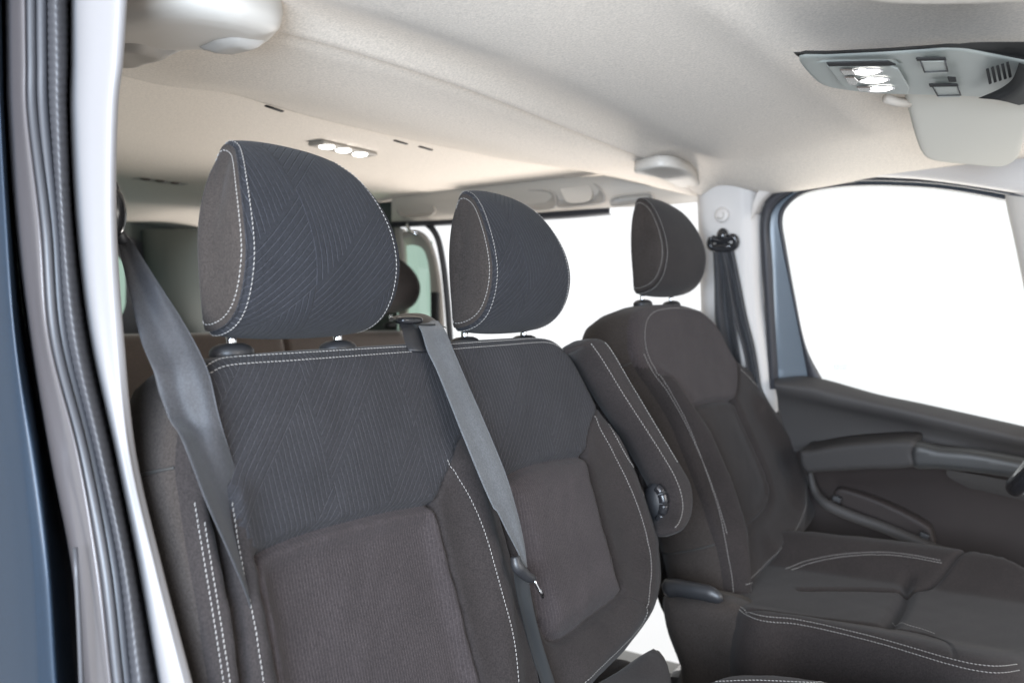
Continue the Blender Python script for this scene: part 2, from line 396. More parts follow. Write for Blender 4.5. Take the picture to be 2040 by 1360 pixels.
    def rows(s, parent, lines, **k):
        for ln in lines:
            px = resample(catmull(ln, 6), step=6.0); ab = s.onsurf(px)
            for it in range(6): ab[1:-1] = (ab[:-2]+2*ab[1:-1]+ab[2:])/4
            s.stitches(None, ab, sm=False, **k).build('stitching', M_thread, parent)
    def wall_line(s, uvpt, r, m, parent, name='side_seam'):
        q = s.pl.ab([uvpt])[0]; ob = s.out; i = np.argmin(((ob-q)**2).sum(1)); t = ob[(i+2) % len(ob)]-ob[i-2]; t /= np.linalg.norm(t); No = np.array([t[1], -t[0]])
        P = [s.pl.xyz([ob[i]+No*(o_+.0005)], [d_-s.eh])[0] for o_, d_ in [(0, 0)]+s.wall]
        V, F = tube(catmull(P, 5), r, 8); return obj(name, V, F, m, parent)
    def stitches(s, mb, line, lift=.0004, sm=True, **k):
        q = resample(catmull(line, 6) if sm else line, step=.004); return stitch_mesh(s.surf(q, lift), s.normal(q), mb=mb, **k)

# ============================================================ SETTING
o = obj('studio_floor', [(-12, -12, 0), (12, -12, 0), (12, 12, 0), (-12, 12, 0)], [[0, 1, 2, 3]], M_floor, smooth=False)
tag(o, 'bright white studio floor seen through the open side door', 'floor', kind='structure')

SL = 0.24   # tumblehome of the left side
PL_side = Plane((0, .90, 1.42), (0, -1, -SL), (1, 0, 0))
def S(pts, off=0.0): return [PL_side.hit(u, v, off) for u, v in pts]
def Y(pts, y):
    out = []
    for u, v in pts:
        d = ray(u, v); out.append(CP+d*((y-CP[1])/d[1]))
    return out
def Z(pts, z):
    out = []
    for u, v in pts:
        d = ray(u, v); out.append(CP+d*((z-CP[2])/d[2]))
    return out
def X(pts, x):
    out = []
    for u, v in pts:
        d = ray(u, v); out.append(CP+d*((x-CP[0])/d[0]))
    return out

# ---- headliner
seam3 = np.array(Z([(420, 28), (560, 65), (700, 105), (850, 148), (1000, 203), (1150, 265), (1250, 305), (1315, 333)], 1.952))
seam3 = seam3[np.argsort(seam3[:, 1])]
def xs(y): return np.interp(y, np.r_[-.85, seam3[:, 1], .85], np.r_[seam3[0, 0], seam3[:, 0], seam3[-1, 0]])
def xs_s(y):
    return sum(xs(y+d) for d in (-.12, -.08, -.04, 0, .04, .08, .12))/7
def dome(y): return np.where(y > 0, -0.040*sst(np.abs(y), .50, .76), -.010*sst(np.abs(y), .5, .85))
def zfront(x, y):
    d = x-xs_s(y); z = 1.948+dome(y)+.020*sst(d, 0, .060)-.023*sst(d, .070, .18)+.017*sst(d, .18, .46)+.012*np.exp(-(d/.005)**2)
    k = sst(np.abs(y-.02), .50, .34)
    z += .012*k*sst(x, -.375, -.335)-.006*k*np.exp(-((x+.38)/.03)**2)
    z += -.03*sst(x, .05, .4)+.004*np.sin(x*9+y*4)*.5
    return z
ys = np.unique(np.r_[np.linspace(-.87, .80, 110)])
ds = np.r_[0, .002, .005, .01, .02, np.linspace(.035, 1.35, 80)]
V = []; F = []
van = thing('van_cabin_shell', 'pale cloth lined cabin of a blue passenger van with grey trimmed door openings', 'van cabin', (-1, 0, .66))
Vg = [[(-10)]]
for j, d in enumerate(np.r_[-.001, ds]):
    for y in ys:
        x = xs_s(y)+max(d, 0)-.004*(d < 0)
        z = zfront(x, y)+(.012 if d < 0 else 0)
        V.append((x, y, z))
ny = len(ys)
for j in range(len(ds)):
    for i in range(ny-1): F.append([j*ny+i, j*ny+i+1, (j+1)*ny+i+1, (j+1)*ny+i])
obj('front_headliner', V, F, M_lining, van, label='front ceiling panel in pale beige cloth')
# strip between the two cross seams, then the rear ceiling
l2 = np.array(Z([(360, 182), (420, 180), (480, 193), (530, 210), (640, 240), (760, 268), (900, 297), (1010, 320), (1110, 335), (1180, 345)], 1.980)); l2 = l2[np.argsort(l2[:, 1])]
def x2(y): return sum(np.interp(y+d, l2[:, 1], l2[:, 0]) for d in (-.03, 0, .03))/3
V = []; F = []
tt = np.r_[0, .02, .06, np.linspace(.12, .94, 14), .985, 1, 1.001]
for t in tt:
    for y in ys:
        xa = xs_s(y)-.001; xb = min(x2(y), xa-.12); x = xa+(xb-xa)*min(t, 1)
        z = 1.950+dome(y)*(1-min(t, 1))+.032*min(t, 1)-.018*math.sin(min(t, 1)*math.pi)**2*(1-sst(abs(y), .35, .7))+.012*(1-sst(t, 0, .04))
        if t > 1: z += .022
        V.append((x, y, z))
for j in range(len(tt)-1):
    for i in range(ny-1): F.append([j*ny+i, j*ny+i+1, (j+1)*ny+i+1, (j+1)*ny+i])
obj('middle_headliner_strip', V, F, M_lining, van, flip=True)
V = []; F = []; tt = np.linspace(0, 1, 60)
for t in tt:
    for y in ys:
        xa = min(x2(y), xs_s(y)-.12)+.02; x = xa+(-3.08-xa)*t
        z = 1.999-.010*sst(abs(y), .6, .8)-.010*np.exp(-((x+2.2)/.12)**2)-.03*sst(-x, 2.75, 3.05)
        V.append((x, y, z))
for j in range(len(tt)-1):
    for i in range(ny-1): F.append([j*ny+i, j*ny+i+1, (j+1)*ny+i+1, (j+1)*ny+i])
obj('rear_headliner', V, F, M_lining2, van, flip=True)
# roof skin over the lining keeps daylight out
V, F = box((-3.1, -.88, 2.03), (.45, .84, 2.06)); obj('roof_panel', V, F, M_blue, van, smooth=False)
# cabin floor, bulk of lower body
V, F = box((-3.1, -.86, .60), (.6, .80, .655)); obj('cabin_floor', V, F, M_carpet, van, smooth=False)
V, F = box((-1.78, .80, .60), (-.92, .90, .648)); bevel(obj('side_step', V, F, M_grey, van, smooth=False), .01)
# right wall behind the near pillar (seen past the belt), with its privacy window
V, F = box((-3.1, -.88, .60), (-1.08, -.84, 1.42)); obj('right_wall_panel', V, F, M_beige, van, smooth=False)
for xx in (-1.08, -1.98, -3.02):
    V, F = box((xx-.09, -.87, 1.42), (xx, -.82, 1.96)); obj('right_window_post', V, F, M_beige, van, smooth=False)
V, F = box((-3.1, -.868, 1.42), (-1.7, -.862, 1.96)); obj('right_window_pane', V, F, M_green, van, smooth=False)
V, F = box((-1.69, -.868, 1.42), (-1.1, -.862, 1.96)); obj('right_window_pane', V, F, M_glass, van, smooth=False)
# left wall from the side door rearwards
V, F = box((-3.1, .84, .60), (-1.80, .88, 1.46)); obj('left_wall_panel', V, F, M_beige, van, smooth=False)
# rear wall: corner posts, header, lower panel, window
V, F = box((-3.12, -.86, .60), (-3.07, .86, 1.56)); obj('rear_door_panel', V, F, M_dark, van, smooth=False)
V, F = box((-3.12, -.86, 1.88), (-3.05, .86, 1.99)); bevel(obj('rear_header', V, F, M_rearp, van, smooth=False), .02)
V, F = tube([(-3.02, .74, 1.40), (-3.02, .73, 1.7), (-3.02, .71, 1.95)], .135, 20, flat=((1, 0, 0), .6)); obj('rear_corner_pillar', V, F, M_rearp, van)
V, F = tube([(-3.02, -.74, 1.40), (-3.02, -.73, 1.7), (-3.02, -.71, 1.95)], .135, 20, flat=((1, 0, 0), .6)); obj('rear_corner_pillar', V, F, M_beige, van)
# dark ring of the rear window
def rring(cx, cz, hx, hz, r, n=48):
    out = []
    for k in range(n):
        a = 2*math.pi*k/n; c, s_ = math.cos(a), math.sin(a)
        out.append((cx+math.copysign(abs(c)**r*hx, c), cz+math.copysign(abs(s_)**r*hz, s_)))
    return out
ro = rring(.10, 1.72, .56, .215, .5); ri = rring(.10, 1.72, .41, .150, .45)
V = [(-3.045, a, b) for a, b in ro]+[(-3.035, a, b) for a, b in ri]; n = len(ro)
rf = obj('rear_window_frame', V, [[k, (k+1) % n, n+(k+1) % n, n+k] for k in range(n)], M_rubber, van)
obj('rear_window_pane', [(-3.06, a, b) for a, b in ro], [list(range(n))], M_green, rf, smooth=False)
# header above the open side door: moulded trim with grip recesses and black weather strip
T0 = Y([(780, 395), (900, 378), (1010, 365), (1120, 355), (1200, 350), (1290, 340), (1400, 355)], .74)
T1 = Y([(780, 412), (900, 398), (1010, 388), (1120, 378), (1200, 368), (1290, 352), (1400, 362)], .75)
T2 = Y([(780, 432), (900, 424), (1010, 415), (1120, 405), (1210, 398), (1290, 390), (1400, 385)], .775)
T3 = Y([(780, 442), (900, 437), (1010, 428), (1120, 420), (1215, 414), (1300, 410), (1400, 402)], .80)
V, F = loft([T0, T1, T2, T3], 80, 6); obj('side_door_header_trim', V, F, M_beige, van)
W0 = Y([(780, 442), (900, 437), (1010, 428), (1120, 420), (1215, 413)], .80); W1 = Y([(780, 452), (900, 447), (1010, 440), (1120, 434), (1215, 426)], .815)
V, F = loft([W0, W1, [p+np.array((0, .03, .0)) for p in W1]], 60, 3); obj('side_door_weather_strip', V, F, M_rubber, van)
def recess(name, pts, y, m, dep=.018, parent=van, label=None, dark=None):
    """moulded dish set in the trim: rim tube plus a sunk floor"""
    P = resample(catmull(Y(pts, y), 6, True), n=48, closed=True); c = P.mean(0); V = list(P); F = []
    for f, d in ((.9, .5), (.72, .95), (.4, 1.0)):
        V += [c+(p-c)*f+np.array((0, dep*d, dep*.3*d)) for p in P]
    for j in range(3):
        for k in range(48): F.append([j*48+k, j*48+(k+1) % 48, (j+1)*48+(k+1) % 48, (j+1)*48+k])
    F.append([3*48+k for k in range(48)]); o = obj(name, V, F, m, parent, label=label)
    V, F = tube(np.vstack([P, P[:1]]), .0035, 8, cap=False); obj('rim', V, F, m, o); return o
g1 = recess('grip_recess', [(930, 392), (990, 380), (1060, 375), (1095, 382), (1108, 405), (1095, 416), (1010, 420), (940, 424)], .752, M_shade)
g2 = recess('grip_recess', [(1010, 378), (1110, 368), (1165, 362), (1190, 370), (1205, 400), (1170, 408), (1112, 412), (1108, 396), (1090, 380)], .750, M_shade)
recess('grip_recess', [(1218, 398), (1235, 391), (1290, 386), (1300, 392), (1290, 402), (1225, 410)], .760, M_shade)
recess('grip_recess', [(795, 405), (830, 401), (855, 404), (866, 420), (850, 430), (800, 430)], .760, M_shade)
P = resample(catmull(Y([(1120, 372), (1150, 366), (1172, 372), (1178, 390), (1168, 400), (1135, 402), (1124, 390)], .748), 6, True), n=36, closed=True)
V = list(P)+list(P+np.array((0, .02, 0))); F = [[k, (k+1) % 36, 36+(k+1) % 36, 36+k] for k in range(36)]+[list(range(36))]
bevel(obj('handle_block', V, F, M_beige, g2), .004)
# C pillar, slanted seal, quarter window behind the open door
C0 = Y([(785, 445), (790, 520), (793, 600), (795, 700)], .84); C1 = Y([(800, 455), (803, 520), (806, 600), (808, 700)], .825)
V, F = loft([C0, C1, [p+np.array((0, .02, 0)) for p in C1]], 20, 2); obj('quarter_window_post', V, F, M_shade, van)
qa = Y([(800, 462), (830, 458), (855, 475), (872, 520), (882, 590), (888, 700)], .835); qb = Y([(806, 490), (826, 488), (845, 500), (855, 540), (858, 610), (858, 700)], .85)
qm = Y([(802, 472), (830, 466), (851, 484), (866, 525), (873, 595), (876, 700)], .82)
V, F = loft([qa, qm, qb], 40, 5); obj('quarter_window_surround', V, F, M_shade, van)
qc = Y([(790, 440), (840, 442), (868, 466), (882, 520), (891, 600), (900, 720)], .83)
V, F = tube(resample(catmull(qc, 6), n=40), .0105, 10); obj('side_door_seal', V, F, M_rubber, van)
V, F = loft([Y([(600, 380), (600, 500), (600, 640), (600, 800)], .86), Y([(700, 380), (700, 500), (700, 640), (700, 800)], .845), Y([(788, 380), (790, 500), (792, 640), (795, 800)], .842)], 20, 3); obj('rear_side_panel', V, F, M_rearp, van)
gp = Y([(790, 480), (862, 480), (862, 700), (790, 700)], .862); obj('quarter_window_pane', gp, [[0, 1, 2, 3]], M_green, van, smooth=False)
V, F = tube(Y([(812, 443), (812, 452), (816, 460), (830, 466)], .80), .006, 8); obj('belt_anchor', V, F, M_steel, van)
V, F = obox(Y([(868, 625)], .82)[0], (1, 0, 0), (0, 1, 0), (0, 0, 1), .03, .02, .14); bevel(obj('latch_plate', V, F, M_black, van, smooth=False), .004)

# ---- left B pillar trim
def yline(pts, off=0.0): return S(pts, off)
B = [yline([(1388, 362), (1392, 480), (1396, 600), (1400, 760), (1404, 1000)], -.02),
     yline([(1392, 362), (1398, 480), (1402, 600), (1406, 760), (1410, 1000)], .018),
     yline([(1412, 362), (1416, 480), (1420, 600), (1426, 760), (1432, 1000)], .03),
     yline([(1470, 362), (1472, 480), (1476, 600), (1484, 760), (1500, 1000)], .03),
     yline([(1488, 362), (1490, 480), (1494, 600), (1508, 760), (1530, 1000)], .024),
     yline([(1500, 362), (1503, 480), (1507, 600), (1526, 760), (1545, 1000)], .016),
     yline([(1513, 362), (1516, 480), (1520, 600), (1540, 760), (1555, 1000)], -.004),
     yline([(1518, 362), (1521, 480), (1524, 600), (1546, 760), (1560, 1000)], -.03)]
V, F = loft(B, 60, 5); obj('left_pillar_trim', V, F, M_trim, van, flip=False)
# trim running over the driver door opening
H = [S([(1496, 440), (1503, 398), (1526, 366), (1600, 335), (1700, 316), (1850, 300), (2100, 300)], .05),
     S([(1506, 425), (1520, 397), (1550, 372), (1603, 356), (1700, 349), (1850, 354), (2100, 389)], .03),
     S([(1512, 430), (1525, 402), (1555, 377), (1606, 361), (1700, 354), (1850, 359), (2100, 394)], .0)]
V, F = loft(H, 80, 4); obj('door_opening_trim', V, F, M_trim, van)
# roof-edge caps at the ends of the cross seam
def facing_down(z): return Plane((0, 0, z), (0, 0, -1), (1, 0, 0))
PLd = facing_down(1.928)
capo = PLd.ab([(130, 60), (190, 42), (245, 32), (300, 22), (370, 20), (430, 26), (500, 40), (558, 63), (552, 80), (530, 98), (495, 109), (455, 111), (415, 106), (380, 107), (345, 120), (300, 134), (262, 138), (200, 130), (130, 125)])
sw = PLd.ab([(200, 86), (245, 85), (285, 88), (330, 99), (362, 101), (395, 90), (425, 76), (470, 73), (520, 85)])
p = Pad(PLd, capo, .006, .022, .014, seams=[(PLd.ab([(455, 105), (480, 98), (502, 88)]), .004, .0025), (PLd.ab([(235, 107), (262, 108), (296, 105)]), .004, .003)],
        feat=lambda ab: -.010*sst(-(np.interp(ab[:, 0], np.sort(sw[:, 0]), sw[np.argsort(sw[:, 0]), 1])-ab[:, 1]), -.002, .010)*0+.004, wall=[(.002, -.01), (.0, -.03), (0, -.05)])
p.wave = 0.0; p.build('roof_edge_cap', M_cap, van, label='large pale wavy cap above the passenger pillar')
# lower wavy ledge under the near cap
lo_ = PLd.ab([(130, 92), (200, 88), (245, 86), (285, 89), (330, 100), (362, 102), (395, 91), (425, 78), (470, 74), (520, 84), (535, 94), (495, 107), (455, 109), (415, 104), (380, 106), (345, 118), (300, 132), (262, 136), (200, 128), (130, 123)], .006)
Pad(PLd, lo_, .006, .012, .010, wall=[(0, -.01), (0, -.02)], feat=lambda ab: 0*ab[:, 0]+.012).build('cap_ledge', M_shade, van)
PLd2 = facing_down(1.925)
cap2 = PLd2.ab([(1264, 347), (1285, 338), (1320, 333), (1355, 338), (1382, 354), (1396, 376), (1396, 396), (1372, 396), (1350, 376), (1310, 356)])
Pad(PLd2, cap2, .008, .012, .005, wall=[(0, -.006), (0, -.02)]).build('roof_edge_cap', M_cap, van, label='small pale cap above the driver door pillar')
V, F = loft([Y([(1215, 412), (1300, 408), (1385, 400), (1398, 398)], .80), Y([(1215, 398), (1290, 385), (1370, 380), (1398, 392)], .775), Y([(1200, 362), (1290, 348), (1370, 345), (1400, 362)], .745)], 40, 5)
obj('header_end_trim', V, F, M_beige, van)

# ---- near B pillar: painted aperture, seals, trim
rows = [0, 120, 230, 450, 670, 900, 1130, 1360]
def strip(xsv, yv, ext=True):
    p = list(zip(xsv, rows)); p = [(2*p[0][0]-p[1][0]*1.0, -140)]+p+[(2*p[-1][0]-p[-2][0]+4, 1600)]
    return Y(p, yv)
PB = [strip([8, 9, 11, 30, 58, 97, 142, 165], -.862), strip([11, 13, 15, 34, 63, 102, 148, 171], -.880),
      strip([28, 31, 34, 57, 80, 129, 175, 203], -.884), strip([45, 47, 49, 75, 93, 151, 190, 217], -.886), strip([56, 57, 60, 86, 104, 160, 203, 229], -.88)]
V, F = loft(PB, 120, 5); obj('right_aperture_flange', V, F, M_sillp, van)
def rib_strip(c0, c1, yv, r, name, m, n=10, rib=False):
    a = np.array(strip(c0, yv)); a = resample(catmull(a, 8), n=340 if rib else 120)
    rr = r*(1+.10*(np.arange(len(a)) % 4 < 2)) if rib else r
    V, F = tube(a, rr, n); return obj(name, V, F, m, van)
rib_strip([62, 63, 66, 92, 110, 166, 210, 236], 0, -.878, .0045, 'door_seal_lip', M_rubberg)
rib_strip([71, 72, 75, 99, 116, 172, 217, 242], 0, -.868, .0042, 'door_seal_lip', M_rubberg)
rib_strip([83, 84, 87, 108, 126, 180, 226, 252], 0, -.870, .0050, 'door_seal_lip', M_rubberg)
SB = [strip([78, 79, 83, 103, 120, 176, 222, 246], -.84), strip([90, 91, 95, 112, 128, 184, 232, 256], -.862), strip([108, 110, 112, 124, 146, 198, 247, 275], -.872),
      strip([128, 130, 130, 140, 164, 215, 262, 297], -.858), strip([141, 140, 138, 150, 178, 228, 274, 315], -.83)]
V, F = loft(SB, 420, 5)
V = V+np.array([(.0, -.0003 if (i % 420) % 4 < 2 else .0003, 0) for i in range(len(V))])
sb = obj('door_seal_bulb', V, F, M_rubberg, van, label='ribbed dark rubber bulb seal')
TB = [strip([138, 137, 135, 148, 175, 226, 272, 313], -.815), strip([143, 142, 139, 152, 180, 230, 276, 318], -.843), strip([160, 158, 154, 166, 192, 238, 285, 330], -.850),
      strip([205, 200, 190, 195, 212, 250, 300, 352], -.847), strip([238, 232, 222, 221, 234, 260, 312, 370], -.842), strip([248, 240, 228, 226, 241, 265, 318, 378], -.829)]
TB.append([p+np.array((-.10, .005, 0)) for p in TB[-1]])
V, F = loft(TB, 120, 5); obj('right_pillar_trim', V, F, M_trimw, van, label='bright off-white pillar trim beside the open passenger door')
# painted outer skin of the body behind the opening
OB = [strip([-420, -420, -420, -420, -400, -380, -370, -360], -.895), strip([-120, -120, -118, -110, -90, -60, -40, -30], -.900), strip([-60, -60, -58, -40, -15, 25, 50, 60], -.900), strip([-10, -10, -6, 5, 25, 52, 75, 85], -.898), strip([-1, 1, 4, 18, 34, 70, 98, 112], -.892), strip([3, 6, 9, 22, 42, 78, 104, 122], -.88), strip([8, 9, 13, 28, 52, 92, 128, 150], -.84)]
V, F = loft(OB, 100, 5); obj('body_side_panel', V, F, M_blue, van, label='dark blue metallic body side')
V, F = loft([OB[-1], [p+np.array((-.03, .05, 0)) for p in OB[-1]], [p+np.array((-.03, .05, 0)) for p in PB[0]], PB[0]], 60, 3); obj('aperture_gap', V, F, M_rubber, van)
V, F = tube(Y([(150, 1090), (153, 1150), (158, 1250), (163, 1380), (166, 1500)], -.90), .0022, 8); obj('edge_bead', V, F, M_rubberg, van)

# ============================================================ DRIVER DOOR
dr = thing('driver_door', 'closed dark grey door with wide bright window beside the single seat', 'door', (-.4, .88, .9))
R1 = [(1532, 775), (1524, 620), (1516, 500), (1515, 440), (1524, 405), (1552, 380), (1600, 362), (1680, 355), (1780, 355), (1900, 364), (2100, 398)]
R1b = [(1540, 775), (1532, 620), (1525, 500), (1524, 445), (1533, 411), (1560, 387), (1604, 368), (1680, 360), (1780, 360), (1900, 369), (2100, 403)]
R2 = [(1552, 775), (1543, 620), (1538, 520), (1533, 455), (1540, 418), (1566, 392), (1608, 371), (1680, 363), (1780, 363), (1900, 372), (2100, 407)]
R3 = [(1612, 760), (1592, 660), (1572, 560), (1556, 480), (1550, 430), (1570, 397), (1612, 374), (1680, 366), (1780, 366), (1900, 375), (2100, 410)]
R4 = [(1640, 760), (1606, 690), (1584, 590), (1566, 490), (1559, 440), (1570, 410), (1604, 387), (1680, 374), (1780, 372), (1900, 382), (2100, 420)]
V, F = loft([S(R1, -.01), S(R1, .006), S(R1b, .012), S(R2, .0)], 140, 3); o = obj('door_seal', V, F, M_rubber, dr)
V, F = loft([S(R2, .0), S(R2, -.012), S(R3, -.016)], 140, 3); obj('frame_paint', V, F, M_doorblue, dr, label='shiny blue grey painted window frame')
V, F = loft([S(R3, -.018), S(R3, -.004), S([((a[0]+b[0])/2, (a[1]+b[1])/2) for a, b in zip(R3, R4)], .0), S(R4, -.008), S(R4, -.02)], 140, 3); obj('window_seal', V, F, M_rubber, dr)
gl = S([(1640, 762), (1584, 590), (1559, 440), (1570, 408), (1604, 385), (1680, 372), (1780, 370), (1900, 380), (2130, 425), (2130, 900), (1850, 815)], -.018)
gpn = obj('window_glass', gl, [list(range(len(gl)))], M_glass, dr, smooth=False)
V, F = loft([S([(2001, 385), (2010, 430), (2025, 500), (2050, 640), (2080, 900)], -.012), S([(2006, 385), (2014, 430), (2029, 500), (2054, 640), (2084, 900)], .006), S([(2060, 385), (2065, 430), (2070, 500), (2080, 640), (2110, 900)], .012), S([(2120, 385), (2120, 430), (2120, 500), (2130, 640), (2140, 900)], .0)], 30, 3)
obj('window_divider', V, F, M_shade, dr, label='grey upright at the front end of the window')
# tiny etched mark on the glass (illegible grey print, a row of small strokes)
mk = MB(); PLg = Plane(PL_side.O, PL_side.N, PL_side.A)
for i, (u, ww) in enumerate([(1661, 4), (1667, 4), (1674, 3), (1679, 4), (1685, 2)]):
    for v in (727, 732): 
        q = S([(u, v), (u+ww, v), (u+ww, v+3), (u, v+3)], -.0165); mk.add(q, [[0, 1, 2, 3]])
mk.build('etched_mark', mat('etched_grey', (.62, .63, .6), .8), gpn)
DL = [S([(1545, 752), (1600, 748), (1650, 757), (1750, 785), (1850, 806), (2100, 862)], -.02),
      S([(1543, 755), (1605, 751), (1655, 762), (1750, 789), (1850, 810), (2100, 866)], .010),
      S([(1543, 763), (1610, 770), (1660, 783), (1750, 803), (1850, 826), (2100, 884)], .045),
      S([(1545, 775), (1615, 790), (1665, 803), (1750, 820), (1850, 842), (2100, 900)], .048),
      S([(1550, 800), (1620, 812), (1665, 820), (1750, 836), (1850, 856), (2100, 912)], .032),
      S([(1560, 850), (1620, 850), (1700, 855), (1800, 862), (1900, 878), (2100, 925)], .026),
      S([(1570, 900), (1640, 893), (1700, 888), (1800, 884), (1900, 892), (2100, 940)], .028)]
V, F = loft(DL, 70, 5); obj('door_shoulder', V, F, M_doorp, dr)
DM = [S([(1500, 895), (1640, 888), (1700, 883), (1800, 880), (1900, 888), (2100, 935)], .028),
      S([(1490, 940), (1640, 940), (1700, 938), (1800, 935), (1900, 940), (2100, 980)], .010),
      S([(1480, 975), (1640, 975), (1700, 975), (1800, 975), (1900, 985), (2100, 1030)], -.005),
      S([(1470, 1020), (1640, 1020), (1700, 1030), (1800, 1050), (1900, 1080), (2100, 1140)], -.012),
      S([(1440, 1120), (1640, 1130), (1700, 1140), (1800, 1170), (1900, 1200), (2100, 1260)], -.012),
      S([(1400, 1500), (1640, 1500), (1700, 1500), (1800, 1500), (1900, 1500), (2100, 1500)], -.0)]
V, F = loft(DM, 70, 5); obj('door_lower_panel', V, F, M_doord, dr)
PLa = Plane((0, .80, 1.3), (0, -1, -.12), (1, 0, 0))
armo = PLa.ab([(1590, 902), (1612, 897), (1660, 888), (1720, 882), (1816, 879), (1818, 905), (1817, 932), (1720, 937), (1640, 941), (1600, 941)])
Pad(PLa, armo, .008, .012, .012, wall=[(0, -.02), (0, -.06), (0, -.10)], smooth=3).build('door_armrest', M_arm, dr)
hp = [(1817, 884), (1870, 893), (1930, 898), (1990, 908), (2060, 922), (2110, 935), (2110, 975), (2060, 962), (1990, 950), (1930, 942), (1870, 936), (1817, 932)]
Pad(PLa, PLa.ab(hp, -.004), .008, .016, .016, wall=[(0, -.015), (-.004, -.03)], smooth=3).build('door_pull', M_pull, dr, label='dark satin pull handle')
V, F = loft([PLa_ for PLa_ in [[PLa.hit(u, v, -.03) for u, v in [(1885, 935), (1940, 944), (2000, 955), (2100, 975)]], [PLa.hit(u, v, -.05) for u, v in [(1890, 950), (1940, 962), (2000, 975), (2100, 998)]], [PLa.hit(u, v, -.07) for u, v in [(1930, 972), (1960, 978), (2010, 990), (2100, 1010)]]]], 30, 3)
obj('switch_panel', V, F, M_doorp, dr)
rail = [S([(1612, 930)], .03)[0], S([(1622, 975)], .04)[0]]+S([(1645, 1003), (1700, 1028), (1760, 1050), (1850, 1088), (1950, 1128), (2040, 1158), (2120, 1188)], .06)
V, F = tube(resample(catmull(rail, 8), n=60), np.r_[np.linspace(.006, .014, 12), np.full(48, .0135)], 16); obj('pocket_rail', V, F, M_doorp, dr)
lid = S([(1662, 985), (1668, 975), (1690, 978), (1740, 995), (1800, 1022), (1845, 1048), (1856, 1064), (1852, 1078), (1790, 1065), (1700, 1025)], .02)
PLl = Plane(PL_side.O+PL_side.N*.02, PL_side.N, PL_side.A)
Pad(PLl, PLl.ab([(1662, 990), (1668, 975), (1690, 978), (1740, 995), (1800, 1022), (1845, 1048), (1856, 1064), (1856, 1095), (1790, 1065), (1700, 1028)]), .008, .008, .006, wall=[(0, -.01), (0, -.03)]).build('pocket_lid', M_doord, dr)
for u, v in ((1668, 993), (1842, 1066)):
    V, F = obox(PLl.hit(u, v, .012), (1, 0, -.35), (0, 1, 0), (.35, 0, 1), .022, .02, .014); bevel(obj('lid_hinge', V, F, M_black, dr, smooth=False), .003)

# belt height knob on the left pillar
kc = PL_side.hit(1438, 428, .036)
V, F = ellipsoid(kc, (1, 0, 0), (0, 0, 1), PL_side.N, .019, .019, .010, 28, 12); mb = MB().add(V, F)
ko = mb.build('belt_height_knob', M_trim); tag(ko, 'round pale knob above the driver belt loop on the grey pillar', 'knob')
V, F = tube([kc+PL_side.N*.008+np.array((.008*math.cos(a), 0, .008*math.sin(a))) for a in np.linspace(-2.6, .9, 14)], .0022, 8); obj('thumb_groove', V, F, M_shade, ko)
# ============================================================ SEATS
LEANB = .27
PLb = Plane((-.74, -.2, 1.56), (1, 0, LEANB), (0, 1, 0))        # bench backrest front plane; A=+Y, B=up
PLv = Plane((-.80, .45, 1.63), (1, 0, .33), (0, 1, 0))           # driver backrest plane
if PLb.B[2] < 0: raise Exception('B')

